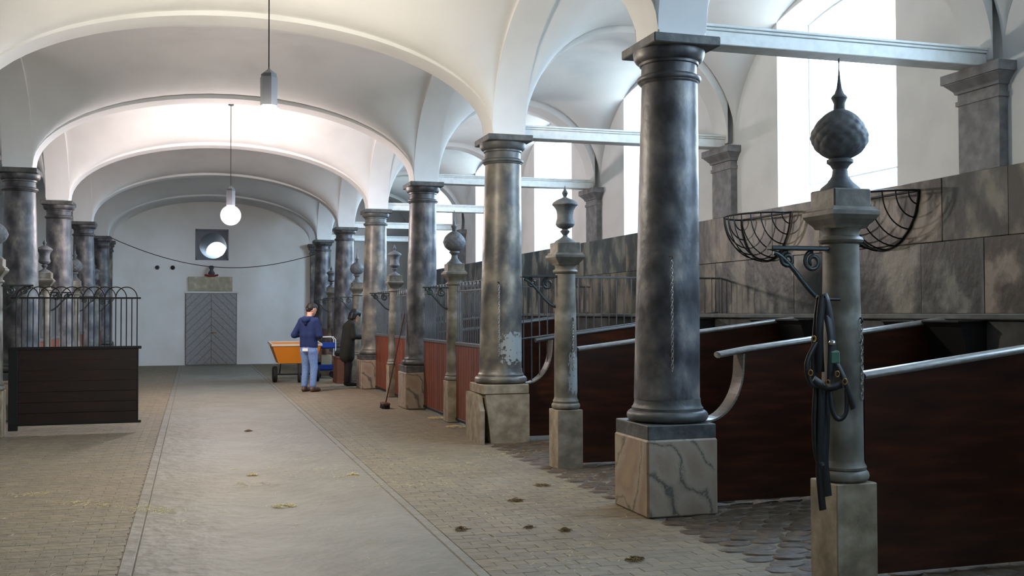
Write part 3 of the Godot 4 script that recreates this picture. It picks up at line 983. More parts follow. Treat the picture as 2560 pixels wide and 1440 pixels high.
# ------------------------------------------------------------------ lamps
func build_lamps() -> void:
	for i in 2:
		var z := zc(1.5 + 2 * i)
		var x: float = [.70, .66][i]
		var top: float = 5.682
		var t := thing("pendant_lamp", ["lit pendant lamp with long grey cap, in the vault by the first tall column", "lit pendant lamp in front of the round end window, its white globe in full view"][i], "lamp", P(x, 0, z), "")
		obj("cord", Mb.new().bar([Vector3(0, 4.07, 0), Vector3(0, top, 0)], .006, .006, 6).done(), M.cord, t)
		obj("ceiling_rose", Mb.new().lathe([[.012, top - .06], [.05, top - .045], [.055, top - .01], [.05, top + .05]], 20).done(), M.lamp_cap, t)
		obj("cap", Mb.new().lathe([[.084, 3.72], [.086, 4.0], [.078, 4.005], [.078, 4.035], [.012, 4.085], [.008, 4.10]], 6, true, .3).done(), M.lamp_cap, t)
		var gl := StandardMaterial3D.new()
		gl.resource_name = "lamp_globe"
		gl.albedo_color = Color(1, 1, 1)
		gl.emission_enabled = true
		gl.emission = [Color(1, .97, .92), Color(1, .95, .92)][i]
		gl.emission_energy_multiplier = 6.0
		var prof := [[.06, 3.725]]
		for p in arc(0, 3.53, .19, .19, PI * .38, -PI / 2, 18):
			prof.append([maxf(p.x, 0.0), p.y])
		prof.reverse()
		obj("globe", Mb.new().lathe(prof, 28).done(), gl, t)
		var l := OmniLight3D.new()
		l.name = "lamp_light"
		l.light_color = [Color(1, .945, .865), Color(1, .93, .91)][i]
		l.light_energy = [10.0, 14.5][i]
		l.omni_range = 60.0
		l.omni_attenuation = 2.0
		l.light_size = .15
		l.shadow_enabled = true
		t.add_child(l)
		l.position = Vector3(0, 3.53, 0)


# ------------------------------------------------------------------ end wall
func build_end_wall() -> void:
	var w := struct_root("wall_end")
	var pl: Material = M.end_plaster
	var a := .03
	var b := 1.06
	var y0 := 3.385
	var y1 := 4.39
	var zb := END + .6
	box_at("wall_body", P(WALL_FAR, 0, END), P(a, TOP, zb), pl, w)
	box_at("wall_body", P(b, 0, END), P(WALL, TOP, zb), pl, w)
	box_at("wall_body", P(a, 0, END), P(b, y0, zb), pl, w)
	box_at("wall_body", P(a, y1, END), P(b, TOP, zb), pl, w)
	# square recess with a round mouth and a half-round light in it
	var win := struct_root("window_end")
	win.name = "window_8"
	win.position = P(0, 0, END)
	var cx := .575
	var cy := 3.86
	var sq := []
	var rd := []
	var hr := []
	var n := 40
	for i in n:
		var t := TAU * i / n
		var v := Vector2(cos(t), sin(t))
		sq.append(v / maxf(absf(v.x), absf(v.y)) * .505 + Vector2((a + b) / 2, (y0 + y1) / 2))
		rd.append(v * .42 + Vector2(cx, cy))
		var h := v * .33 + Vector2(.71, 3.68)
		h.y = maxf(h.y, 3.66 - .11 * sqrt(maxf(0.0, 1.0 - pow((h.x - .71) / .34, 2.0))))
		hr.append(h)
	var ring := func(p: Array, zp: float, q: Array, zq: float, out: Callable) -> Mesh:
		var mb := Mb.new()
		for i in n:
			var j := (i + 1) % n
			var m: Vector3 = (P(p[i].x, p[i].y, zp) + P(q[j].x, q[j].y, zq)) / 2.0
			mb.face([P(p[i].x, p[i].y, zp), P(p[j].x, p[j].y, zp), P(q[j].x, q[j].y, zq), P(q[i].x, q[i].y, zq)], out.call(m), -1)
		return mb.done()
	var front := func(_m: Vector3) -> Vector3: return Vector3(0, 0, 1)
	var inward := func(m: Vector3) -> Vector3: return Vector3(cx - m.x, cy - m.y, .2)
	obj("recess_frame", ring.call(sq, .10, rd, .10, front), M.oculus_paint, win)
	obj("round_mouth", ring.call(rd, .10, hr, .45, inward), M.oculus_dark, win)
	obj("light_frame", ring.call(hr, .45, hr, .60, inward), M.oculus_dark, win)
	var poly := PackedVector2Array()
	for v in hr:
		poly.append(v)
	obj("pane", Mb.new().extrude(poly, -.503, -.497).done(), M.glass, win)
	var fr := Mb.new()
	for q in [[a, y0, b, y0 + .05], [a, y1 - .05, b, y1], [a, y0, a + .05, y1], [b - .05, y0, b, y1]]:
		fr.box(Vector3(q[0], q[1], -.09), Vector3(q[2], q[3], .015), .004)
	obj("window_frame", fr.done(), M.oculus_paint, win)
	# double door of slanting boards
	var d := struct_root("door_1")
	d.position = P(-.27, 0, END)
	box_at("backing", Vector3(0, .01, 0), Vector3(1.6, 2.30, .025), M.grey_groove, d)
	for leaf in 2:
		var lx := .02 + .785 * leaf
		var area := PackedVector2Array([Vector2(lx, .02), Vector2(lx + .775, .02), Vector2(lx + .775, 2.29), Vector2(lx, 2.29)])
		for k in 14:
			var s := -1.0 if leaf == 1 else 1.0
			var y := -.9 + k * .26
			var mid := lx + .39
			var band := PackedVector2Array([Vector2(mid - 1, y - s), Vector2(mid + 1, y + s), Vector2(mid + 1, y + s + .245), Vector2(mid - 1, y - s + .245)])
			for piece in Geometry2D.intersect_polygons(area, band):
				obj("plank", Mb.new().extrude(piece, .024, .042).done(), M.grey_door, d)
	box_at("handle", Vector3(.82, 1.02, .04), Vector3(.95, 1.045, .07), M.brass, d, .005)
	box_at("lintel", Vector3(-.03, 2.315, 0), Vector3(1.64, 2.37, .06), M.frame_white, d, .005)
	var pq := thing("stone_plaque", "pale stone panel set above the grey end door", "plaque", P(.5, 2.375, END))
	box_at("slab", Vector3(-.68, 0, 0), Vector3(.69, .47, .05), M.plaque_stone, pq, .008)
	var em := thing("wall_emblem", "small dark bust emblem with red band above the stone panel", "emblem", P(.53, 2.845, END))
	obj("band", Mb.new().bar([Vector3(-.20, .06, .06), Vector3(-.1, .03, .09), Vector3(.1, .03, .09), Vector3(.20, .06, .06)], .045, .03, 8, false, Vector3.UP).done(), M.red_paint, em)
	var bust := []
	for p in [[.09, .07], [.11, .10], [.09, .15], [.05, .20], [.045, .23], [.075, .27], [.08, .31], [.06, .35], [.0, .365]]:
		bust.append(p)
	obj("bust", Mb.new().lathe(bust, 20).done(), M.oculus_dark, em, Vector3(0, 0, .1))
	obj("wreath", Mb.new().bar([Vector3(-.12, .09, .1), Vector3(-.13, .19, .1), Vector3(-.07, .26, .1)], .022, .022, 6).done(), M.frame_white, em)
	for k in 2:
		var hk := thing("wall_hook", ["faint iron hook on end wall, outer of the two", "dark iron hook on end wall, closer to door"][k], "hook", P([-1.13, -.66][k], 3.13, END))
		obj("plate", Mb.new().lathe([[.07, 0], [.065, .02], [.04, .03]], 16).done(), M.oculus_dark if k == 0 else M.dark_iron, hk).rotation.x = PI / 2
		obj("peg", Mb.new().bar([Vector3(0, 0, .02), Vector3(0, -.03, .10), Vector3(0, .02, .14)], .022, .022, 8).done(), M.dark_iron, hk)


# ------------------------------------------------------------------ small things
func chain(label: String, at: Vector3, length: float) -> void:
	var t := thing("tether_chain", label, "chain", at, "tether chains")
	var link := func(mb: Mb, y: float, turn: bool) -> void:
		var pts := []
		for k in 12:
			var a := TAU * k / 12.0
			var v := Vector3(.009 * cos(a), .019 * sin(a), 0)
			pts.append(Vector3(v.z, v.y + y, v.x) if turn else v + Vector3(0, y, 0))
		mb.bar(pts, .0032, .0032, 5, true)
	var mb := Mb.new()
	var n := int(length / .030)
	for i in n:
		link.call(mb, -.03 * i - .03, i % 2 == 0)
	obj("chain", mb.done(), M.chain_steel, t)
	obj("hook", Mb.new().bar([Vector3(.0, 0, -.05), Vector3(0, 0, .0), Vector3(0, -.02, .012), Vector3(0, -.03, 0)], .006, .006, 6).done(), M.dark_iron, t)


func build_small_things() -> void:
	# tether chains on the camera side of the nearer columns and posts
	chain("steel tether chain hanging on the first tall column", P(3.74, 2.12, 7.755), .95)
	chain("steel tether chain hanging on the column with the broken plinth", P(3.72, 2.05, 12.745), .95)
	chain("steel tether chain hanging on the harness post's stall side", P(3.885, 1.62, 5.435), .5)
	chain("steel tether chain hanging on the paint patched urn post", P(3.86, 1.60, 10.41), .55)

	# harness on the first post
	var h := thing("leather_harness", "black leather harness with brass buckles and green pad on the hitching post", "harness", P(3.60, 0, 5.43))
	var lt: Material = M.leather
	obj("hook", Mb.new().bar([Vector3(.13, 1.735, 0), Vector3(.0, 1.735, 0), Vector3(-.03, 1.75, 0)], .010, .010, 8).done(), M.dark_iron, h)
	var strap := func(pts: Array, w: float, up := Vector3(0, 0, 1)) -> void:
		var c := Curve3D.new()
		for i in pts.size():
			var tan := ((pts[mini(i + 1, pts.size() - 1)] as Vector3) - (pts[maxi(i - 1, 0)] as Vector3)) / 6.0
			c.add_point(pts[i], -tan, tan)
		var path := []
		for k in 25:
			path.append(c.sample_baked(c.get_baked_length() * k / 24.0, true))
		obj("strap", Mb.new().bar(path, w * 1.2, .006, 6, false, up).done(), lt, h)
	strap.call([Vector3(-.02, 1.30, .02), Vector3(-.035, 1.55, .035), Vector3(0, 1.76, .03), Vector3(.05, 1.55, .03), Vector3(.06, 1.28, .03)], .024)
	strap.call([Vector3(-.06, 1.22, .0), Vector3(-.05, 1.5, .015), Vector3(.0, 1.75, .0), Vector3(.03, 1.5, .05), Vector3(.02, 1.2, .05)], .022)
	strap.call([Vector3(-.05, 1.48, .03), Vector3(-.13, 1.36, .05), Vector3(-.11, 1.24, .05), Vector3(-.04, 1.22, .045)], .016)
	strap.call([Vector3(-.09, 1.26, .05), Vector3(0, 1.21, .06), Vector3(.09, 1.23, .07)], .022, Vector3(0, 0, 1))
	strap.call([Vector3(.05, 1.38, .05), Vector3(.11, 1.25, .07), Vector3(.15, 1.14, .07), Vector3(.175, 1.08, .06)], .018)
	strap.call([Vector3(.02, 1.24, .05), Vector3(.03, 1.08, .06), Vector3(.07, 1.02, .06), Vector3(.12, 1.06, .065), Vector3(.12, 1.2, .07)], .014)
	strap.call([Vector3(-.02, 1.24, .03), Vector3(-.03, .95, .03), Vector3(-.035, .7, .02), Vector3(-.015, .48, .02)], .022)
	strap.call([Vector3(.02, 1.24, .02), Vector3(.01, .95, .02), Vector3(.0, .75, .02), Vector3(.02, .56, .02)], .026)
	strap.call([Vector3(-.05, 1.22, .02), Vector3(-.065, 1.0, .02), Vector3(-.055, .82, .02), Vector3(-.02, .74, .025)], .018)
	for p in [Vector3(-.085, 1.50, .05), Vector3(-.01, 1.24, .075), Vector3(.055, 1.29, .075), Vector3(.10, 1.245, .085), Vector3(-.12, 1.30, .065)]:
		var pts := []
		for k in 10:
			pts.append(p + Vector3(.014 * cos(TAU * k / 10.0), .017 * sin(TAU * k / 10.0), 0))
		obj("buckle", Mb.new().bar(pts, .0045, .0045, 5, true).done(), M.brass, h)
	obj("stud", Mb.new().lathe([[.0, -.02], [.018, -.012], [.022, 0], [.018, .012], [.0, .02]], 14).done(), M.chain_steel, h, Vector3(.03, 1.475, .065))
	box_at("pad", Vector3(.015, 1.345, .035), Vector3(.09, 1.43, .065), M.green_pad, h, .012)

	# broom leaning on the third column
	var b := thing("broom", "dark bristled broom leaning on a grey column by the urn post", "broom", P(3.20, 0, 18.02))
	obj("handle", Mb.new().bar([Vector3(.0, .085, 0), Vector3(.335, 1.66, .0)], .013, .012, 8).done(), M.broom_handle, b)
	box_at("head", Vector3(-.07, .06, -.17), Vector3(.05, .10, .17), M.broom_handle, b, .008)
	var br := Mb.new()
	for i in 17:
		for j in 5:
			var p := Vector3(-.058 + j * .024, .065, -.16 + i * .02)
			br.bar([p, p + Vector3(rng.randf_range(-.02, .015) - .01, -.063, rng.randf_range(-.012, .012))], .009, .009, 4, false, Vector3.ZERO, 1.3)
	obj("bristles", br.done(), M.bristle, b).set_meta("kind", "stuff")

	# cable slung across the passage near its end
	var cb := Curve3D.new()
	var sag := []
	for i in 25:
		var k := i / 24.0
		sag.append(P(lerpf(-2.37, 3.615, k), lerpf(3.90, 3.50, k) - .62 * 4.0 * k * (1.0 - k) * .62 - .25 * sin(PI * k), lerpf(32.65, 32.95, k)))
	tag(obj("cable", Mb.new().bar(sag, .011, .011, 6).done(), M.cord), "thin dark cable slung across the passage before the end wall", "cable")

	# tipping cart
	var c := thing("tipping_cart", "ochre yellow tipping cart with pale rim and rubber wheels", "cart", P(2.36, 0, 25.65))
	var hull := Mb.new()
	var r0 := [Vector3(-.43, .46, .25), Vector3(.43, .46, .25), Vector3(.43, .46, -.55), Vector3(-.43, .46, -.55)]
	var r1 := [Vector3(-.58, .90, .34), Vector3(.58, .90, .34), Vector3(.60, .94, -.75), Vector3(-.60, .94, -.75)]
	for i in 4:
		var j := (i + 1) % 4
		hull.face([r0[i], r0[j], r1[j], r1[i]], (r0[i] + r0[j]) * Vector3(1, 0, 1) - Vector3(0, .2, -.3))
		var inn := func(v: Vector3) -> Vector3: return v * Vector3(.95, 1, .95)
		hull.face([inn.call(r0[i]) + Vector3(0, .03, 0), inn.call(r0[j]) + Vector3(0, .03, 0), inn.call(r1[j]), inn.call(r1[i])], -(r0[i] + r0[j]) * Vector3(1, 0, 1))
	hull.face(r0, Vector3.DOWN)
	hull.face([r0[0] + Vector3(0, .03, 0), r0[1] + Vector3(0, .03, 0), r0[2] + Vector3(0, .03, 0), r0[3] + Vector3(0, .03, 0)], Vector3.UP)
	obj("tub", hull.done(), M.cart_yellow, c)
	obj("rim", Mb.new().bar(r1, .035, .035, 4, true).done(), M.cart_rim, c)
	obj("frame", Mb.new().bar([Vector3(-.40, .2, .12), Vector3(-.36, .47, .1), Vector3(.36, .47, .1), Vector3(.40, .2, .12)], .022, .022, 6).done(), M.dark_iron, c)
	obj("axle", Mb.new().bar([Vector3(-.55, .19, .05), Vector3(.55, .19, .05)], .02, .02, 8).done(), M.dark_iron, c)
	obj("caster_fork", Mb.new().bar([Vector3(.05, .46, .22), Vector3(.05, .25, .30), Vector3(.05, .12, .32)], .025, .025, 6).done(), M.dark_iron, c)
	for p in [[Vector3(-.50, .195, .05), .195, .055], [Vector3(.50, .195, .05), .195, .055], [Vector3(.05, .11, .32), .11, .03]]:
		var wh := Mb.new().lathe([[p[1] * .45, -p[2] * .8], [p[1] * .8, -p[2]], [p[1] * .96, -p[2] * .8], [p[1], -p[2] * .3], [p[1], p[2] * .3], [p[1] * .96, p[2] * .8], [p[1] * .8, p[2]], [p[1] * .45, p[2] * .8]], 28)
		var o := obj("wheel", wh.done(), M.rubber, c, p[0])
		o.rotation.z = PI / 2
	# trolley
	var tr := thing("trolley", "white tube trolley with two blue trays behind the man in navy", "trolley", P(3.22, 0, 26.95))
	for s in [-1.0, 1.0]:
		obj("tube_frame", Mb.new().bar([Vector3(-.24, .12, .2 * s), Vector3(-.24, .98, .2 * s), Vector3(-.20, 1.05, .2 * s), Vector3(.18, 1.05, .2 * s), Vector3(.24, .98, .2 * s), Vector3(.24, .12, .2 * s)], .014, .014, 8).done(), M.frame_white, tr)
		for x in [-.2, .2]:
			obj("wheel", Mb.new().lathe([[.03, -.02], [.075, -.02], [.08, 0], [.075, .02], [.03, .02]], 20).done(), M.rubber, tr, Vector3(x, .081, .2 * s)).rotation.x = PI / 2
	for y in [.20, .76]:
		var tb := Mb.new()
		tb.box(Vector3(-.235, y, -.21), Vector3(.235, y + .02, .21))
		for s in [-1.0, 1.0]:
			tb.box(Vector3(-.235, y, .20 * s - .01), Vector3(.235, y + .15, .20 * s + .01), .004)
			tb.box(Vector3(.225 * s - .01, y, -.20), Vector3(.225 * s + .01, y + .15, .20), .004)
		obj("tray", tb.done(), M.blue_plastic, tr)
	var bx := thing("carton", "beige carton standing in the lower blue tray", "carton", P(3.24, .222, 26.95))
	box_at("carton_body", Vector3(-.13, 0, -.12), Vector3(.13, .36, .12), M.tin, bx, .006)
	box_at("flap", Vector3(-.125, .36, -.115), Vector3(-.005, .368, .115), M.tin, bx, .002)
	box_at("flap", Vector3(.005, .36, -.115), Vector3(.125, .368, .115), M.tin, bx, .002)
	var pail := thing("pail", "small dark pail beside the carton in the lower tray", "pail", P(3.055, .222, 26.95))
	obj("pail_body", Mb.new().lathe([[.038, 0], [.05, .18], [.053, .185], [.05, .19]], 20).done(), M.dark_iron, pail)
	# chest and bundle
	var ch := thing("chest", "reddish wooden chest behind the trolley near the coat person", "chest", P(3.42, 0, 25.0))
	box_at("chest_body", Vector3(-.20, .02, -.35), Vector3(.10, .58, .35), M.chest_wood, ch, .008)
	box_at("lid", Vector3(-.215, .58, -.365), Vector3(.105, .63, .365), M.chest_wood, ch, .01)
	box_at("skirting", Vector3(-.21, 0, -.36), Vector3(.105, .07, .36), M.chest_wood, ch, .005)
	var bd := Mb.new()
	bd.lathe([[.0, 0], [.12, .0], [.16, .04], [.17, .09], [.14, .14], [.07, .17], [.0, .175]], 20, false, 0.0, func(t: float, y: float) -> float: return 1.0 + .12 * sin(3 * t + 9 * y) + .06 * sin(5 * t))
	tag(obj("blanket", bd.done(), M.coat_dark, self, P(3.37, .63, 25.0)), "dark rolled blanket lying on the wooden chest", "blanket")


# ------------------------------------------------------------------ people: a field of tapered capsules, meshed as surface nets
func skin(bones: Array, cell: float, k: float, into: Array) -> void:
	var lo := Vector3.ONE * 1e6
	var hi := -lo
	for b in bones:
		var r := maxf(b[2], b[3]) + k + cell * 2
		lo = lo.min((b[0] as Vector3).min(b[1]) - Vector3.ONE * r)
		hi = hi.max((b[0] as Vector3).max(b[1]) + Vector3.ONE * r)
	var nx := int((hi.x - lo.x) / cell) + 2
	var ny := int((hi.y - lo.y) / cell) + 2
	var nz := int((hi.z - lo.z) / cell) + 2
	var f := PackedFloat32Array()
	f.resize(nx * ny * nz)
	f.fill(1.0)
	for b in bones:
		var a: Vector3 = b[0]
		var ab: Vector3 = b[1] - b[0]
		var l2 := maxf(ab.length_squared(), 1e-9)
		var ra: float = b[2]
		var rb: float = b[3]
		var r := maxf(ra, rb) + k + cell * 2
		var p0 := ((a.min(b[1]) - Vector3.ONE * r - lo) / cell).floor()
		var p1 := ((a.max(b[1]) + Vector3.ONE * r - lo) / cell).ceil()
		for z in range(maxi(0, int(p0.z)), mini(nz, int(p1.z) + 1)):
			for y in range(maxi(0, int(p0.y)), mini(ny, int(p1.y) + 1)):
				var row := (z * ny + y) * nx
				for x in range(maxi(0, int(p0.x)), mini(nx, int(p1.x) + 1)):
					var p := lo + Vector3(x, y, z) * cell - a
					var t := clampf(p.dot(ab) / l2, 0.0, 1.0)
					var d := (p - ab * t).length() - lerpf(ra, rb, t)
					var o := f[row + x]
					var hh := maxf(k - absf(o - d), 0.0) / k
					f[row + x] = minf(o, d) - hh * hh * k * 0.25
	var at := {}
	var verts: PackedVector3Array = into[0]
	var norms: PackedVector3Array = into[1]
	var idx: PackedInt32Array = into[2]
	var step := [1, nx, nx * ny]
	var corner := [0, 1, nx, nx + 1, nx * ny, nx * ny + 1, nx * ny + nx, nx * ny + nx + 1]
	var edges := [[0, 1], [2, 3], [4, 5], [6, 7], [0, 2], [1, 3], [4, 6], [5, 7], [0, 4], [1, 5], [2, 6], [3, 7]]
	for z in nz - 1:
		for y in ny - 1:
			for x in nx - 1:
				var i: int = (z * ny + y) * nx + x
				var s := 0
				for c in corner:
					if f[i + c] < 0.0:
						s += 1
				if s == 0 or s == 8:
					continue
				var sum := Vector3.ZERO
				var n := 0
				for e in edges:
					var fa := f[i + corner[e[0]]]
					var fb := f[i + corner[e[1]]]
					if (fa < 0.0) != (fb < 0.0):
						var va := Vector3(e[0] & 1, (e[0] >> 1) & 1, e[0] >> 2)
						var vb := Vector3(e[1] & 1, (e[1] >> 1) & 1, e[1] >> 2)
						sum += va.lerp(vb, fa / (fa - fb))
						n += 1
				var g := Vector3.ZERO
				for q in 8:
					g += (Vector3(q & 1, (q >> 1) & 1, q >> 2) * 2.0 - Vector3.ONE) * f[i + corner[q]]
				at[i] = verts.size()
				verts.append(lo + (Vector3(x, y, z) + sum / n) * cell)
				norms.append(g.normalized())
	for i in at:
		for axis in 3:
			var fa := f[i]
			var fb := f[i + step[axis]]
			if (fa < 0.0) == (fb < 0.0):
				continue
			var u: int = step[(axis + 1) % 3]
			var v: int = step[(axis + 2) % 3]
			if not (at.has(i - u) and at.has(i - v) and at.has(i - u - v)):
				continue
			var q := [at[i], at[i - u], at[i - u - v], at[i - v]]
			if fa < 0.0:
				idx.append_array(PackedInt32Array([q[0], q[2], q[1], q[0], q[3], q[2]]))
			else:
				idx.append_array(PackedInt32Array([q[0], q[1], q[2], q[0], q[2], q[3]]))
	into[0] = verts
	into[1] = norms
	into[2] = idx


func fleshed(groups: Array) -> ArrayMesh:
	var into := [PackedVector3Array(), PackedVector3Array(), PackedInt32Array()]
	for g in groups:
		var base: int = into[0].size()
		var own := [PackedVector3Array(), PackedVector3Array(), PackedInt32Array()]
		skin(g[0], g[1], g[2], own)
		into[0].append_array(own[0])
		into[1].append_array(own[1])
		for i in own[2]:
			into[2].append(base + i)
	var arr := []
	arr.resize(Mesh.ARRAY_MAX)
	arr[Mesh.ARRAY_VERTEX] = into[0]
	arr[Mesh.ARRAY_NORMAL] = into[1]
	arr[Mesh.ARRAY_INDEX] = into[2]
	var m := ArrayMesh.new()
	m.add_surface_from_arrays(Mesh.PRIMITIVE_TRIANGLES, arr)
	return m


func hand(w: Vector3, along: Vector3, palm: Vector3, curl: float, mirror: float) -> Array:
	# along: wrist to knuckles; palm: the way the palm faces; the thumb lies on the side across * mirror
	along = along.normalized()
	palm = (palm - along * palm.dot(along)).normalized()
	var across := along.cross(palm) * mirror
	var b := []
	for k in 4:
		var s := (k - 1.5) * .019
		var knuckle := w + along * (.088 - absf(k - 1.3) * .004) - across * s
		b.append([w + along * .012 - across * s * .6, knuckle, .014, .0115])
		var len: float = [.040, .046, .043, .033][k]
		var d1 := (along * cos(curl) + palm * sin(curl)).normalized()
		var d2 := (along * cos(curl * 2.1) + palm * sin(curl * 2.1)).normalized()
		var d3 := (along * cos(curl * 2.8) + palm * sin(curl * 2.8)).normalized()
		var j1 := knuckle + d1 * len
		var j2 := j1 + d2 * len * .65
		b.append([knuckle, j1, .0095, .0085])
		b.append([j1, j2, .0085, .008])
		b.append([j2, j2 + d3 * len * .5, .008, .007])
	var t0 := w + along * .03 + across * .024
	var t1 := t0 + (along * .6 + across * .65 + palm * .45).normalized() * .042
	var t2 := t1 + (along * .85 + across * .1 + palm * .5).normalized() * .034
	b.append([w + along * .012 + across * .012, t0, .014, .013])
	b.append([t0, t1, .012, .0105])
	b.append([t1, t2, .0105, .008])
	return b


func head_bones(h: Transform3D, neck_base: Vector3) -> Array:
	var at := func(x: float, y: float, z: float) -> Vector3: return h * Vector3(x, y, z)
	return [
		[at.call(-.030, .03, 0), at.call(.02, .04, 0), .090, .086], [at.call(-.04, .0, 0), at.call(.03, -.01, 0), .078, .074],
		[at.call(.03, -.055, .022), at.call(.068, -.092, .012), .048, .030], [at.call(.03, -.055, -.022), at.call(.068, -.092, -.012), .048, .030],
		[at.call(.078, .018, .03), at.call(.078, .018, -.03), .020, .020], [at.call(.092, .0, 0), at.call(.112, -.032, 0), .011, .015],
		[at.call(.085, -.062, .018), at.call(.085, -.062, -.018), .014, .014], [at.call(.083, -.078, .016), at.call(.083, -.078, -.016), .013, .013],
		[at.call(-.012, .012, .078), at.call(-.008, -.03, .080), .016, .011], [at.call(-.012, .012, -.078), at.call(-.008, -.03, -.080), .016, .011],
		[neck_base, at.call(-.02, -.07, 0), .062, .054]]


func face_parts(t: Node3D, h: Transform3D) -> void:
	for s in [-1.0, 1.0]:
		obj("eye", Mb.new().lathe([[0, -.011], [.008, -.008], [.0115, 0], [.008, .008], [0, .011]], 12).done(), M.white_cloth, t, h * Vector3(.078, .0, .031 * s))
		obj("brow", Mb.new().bar([h * Vector3(.092, .028, .015 * s), h * Vector3(.090, .031, .032 * s), h * Vector3(.078, .026, .048 * s)], .005, .004, 6).done(), M.hair_brown, t)
	obj("lips", Mb.new().bar([h * Vector3(.088, -.070, .022), h * Vector3(.100, -.069, 0), h * Vector3(.088, -.070, -.022)], .005, .004, 6).done(), M.red_paint, t)


func build_people() -> void:
	# man in navy, back to the camera, reading a phone
	var t := thing("person", "person in navy hooded jacket and blue jeans standing with a phone", "person", P(2.33, 0, 22.32))
	t.rotation.y = deg_to_rad(48)
	var V := func(x: float, y: float, z: float) -> Vector3: return Vector3(x, y, z)
	var h := Transform3D(Basis.from_euler(Vector3(0, deg_to_rad(-22), deg_to_rad(-24))), Vector3(.075, 1.735, .01))
	var ls: Vector3 = V.call(-.01, 1.49, -.175)
	var le: Vector3 = V.call(-.09, 1.20, -.315)
	var lw: Vector3 = V.call(.20, 1.225, -.10)
	var rs: Vector3 = V.call(-.01, 1.49, .175)
	var re: Vector3 = V.call(.02, 1.19, .25)
	var rw: Vector3 = V.call(.245, 1.275, .07)
	var body := []
	for s in [-1.0, 1.0]:
		body += [[V.call(0, .96, .095 * s), V.call(.03, .51, .105 * s), .085, .055], [V.call(.03, .51, .105 * s), V.call(-.02, .09, .105 * s), .056, .038], [V.call(-.03, .06, .105 * s), V.call(.15, .04, .115 * s), .035, .03],
			[V.call(0, 1.0, .07 * s), V.call(-.01, 1.2, .06 * s), .10, .09], [V.call(-.01, 1.2, .06 * s), V.call(0, 1.42, .085 * s), .095, .10], [V.call(0, 1.47, .04 * s), V.call(-.01, 1.49, .16 * s), .075, .058]]
	body += [[ls, le, .05, .04], [le, lw, .042, .028], [rs, re, .05, .04], [re, rw, .042, .028], [V.call(-.01, 1.46, 0), V.call(.01, 1.56, 0), .07, .06]]
	var hands := [hand(lw, V.call(.12, .045, .085), V.call(.35, .55, .55), .55, 1.0), hand(rw, V.call(.12, .03, -.05), V.call(.2, .75, -.5), .6, -1.0)]
	obj("body", fleshed([[body, .014, .03], [head_bones(h, V.call(.0, 1.54, 0)), .0065, .018], [hands[0], .004, .006], [hands[1], .004, .006]]), M.skin, t)
	face_parts(t, h)
	var hair := [[h * V.call(-.035, .045, 0), h * V.call(.03, .062, 0), .094, .084], [h * V.call(-.065, .0, .03), h * V.call(-.06, -.04, .02), .058, .045], [h * V.call(-.065, .0, -.03), h * V.call(-.06, -.04, -.02), .058, .045], [h * V.call(.06, .085, .03), h * V.call(.06, .085, -.03), .035, .035],
		[h * V.call(-.03, .03, .06), h * V.call(-.03, -.005, .068), .03, .018], [h * V.call(-.03, .03, -.06), h * V.call(-.03, -.005, -.068), .03, .018]]
	obj("hair", fleshed([[hair, .008, .02]]), M.hair_brown, t)
	var jk := []
	for s in [-1.0, 1.0]:
		jk += [[V.call(-.01, .98, .075 * s), V.call(-.015, 1.2, .07 * s), .128, .125], [V.call(-.015, 1.2, .07 * s), V.call(-.005, 1.42, .09 * s), .125, .125], [V.call(-.01, 1.46, .05 * s), V.call(-.015, 1.485, .165 * s), .095, .082]]
	jk += [[ls, le, .078, .068], [le, lw + (le - lw) * .12, .066, .046], [rs, re, .078, .068], [re, rw + (re - rw) * .12, .066, .046]]
	jk += [[V.call(-.03, 1.5, .06), V.call(-.03, 1.5, -.06), .085, .085]]
	obj("jacket", fleshed([[jk, .012, .03]]), M.navy, t)
	var hood := [[V.call(-.115, 1.53, .05), V.call(-.115, 1.53, -.05), .06, .06], [V.call(-.13, 1.50, 0), V.call(-.125, 1.45, 0), .06, .04], [V.call(-.10, 1.56, .05), V.call(-.01, 1.57, .085), .035, .025], [V.call(-.10, 1.56, -.05), V.call(-.01, 1.57, -.085), .035, .025]]
	obj("hood", fleshed([[hood, .012, .025]]), M.navy, t)
	var jn := []
	for s in [-1.0, 1.0]:
		jn += [[V.call(-.015, .95, .07 * s), V.call(-.01, .86, .088 * s), .118, .112], [V.call(-.005, .86, .09 * s), V.call(.03, .51, .105 * s), .108, .078], [V.call(.03, .51, .105 * s), V.call(-.015, .14, .108 * s), .078, .066]]
	obj("jeans", fleshed([[jn, .012, .02]]), M.jeans, t)
	obj("shirt_tail", Mb.new().box(Vector3(-.015, -.035, -.07), Vector3(.015, .035, .07), .01).done(), M.white_cloth, t, V.call(-.135, .885, .0))
	for s in [-1.0, 1.0]:
		var sh := [[V.call(-.045, .05, .105 * s), V.call(.13, .045, .118 * s), .048, .046], [V.call(.13, .045, .118 * s), V.call(.19, .038, .122 * s), .045, .034], [V.call(-.03, .08, .105 * s), V.call(.02, .085, .107 * s), .045, .042]]
		obj("shoe", fleshed([[sh, .009, .02]]), M.shoe_brown, t)
	var tip: Vector3 = t.position + Basis(Vector3.UP, t.rotation.y) * V.call(.335, 1.335, .012)
	var ph := thing("phone", "pale phone held in the hands of person in navy jacket", "phone", tip)
	ph.rotation = Vector3(0, t.rotation.y, .5)
	box_at("phone_body", Vector3(-.005, -.07, -.036), Vector3(.005, .07, .036), M.phone_case, ph, .003)
	box_at("screen", Vector3(-.0065, -.062, -.032), Vector3(-.0045, .062, .032), M.dark_iron, ph)

	# person in a dark coat, half behind the fourth column
	var w := thing("person", "person in dark coat bending forward, half behind a grey column", "person", P(3.37, 0, 23.82))
	w.rotation.y = deg_to_rad(4)
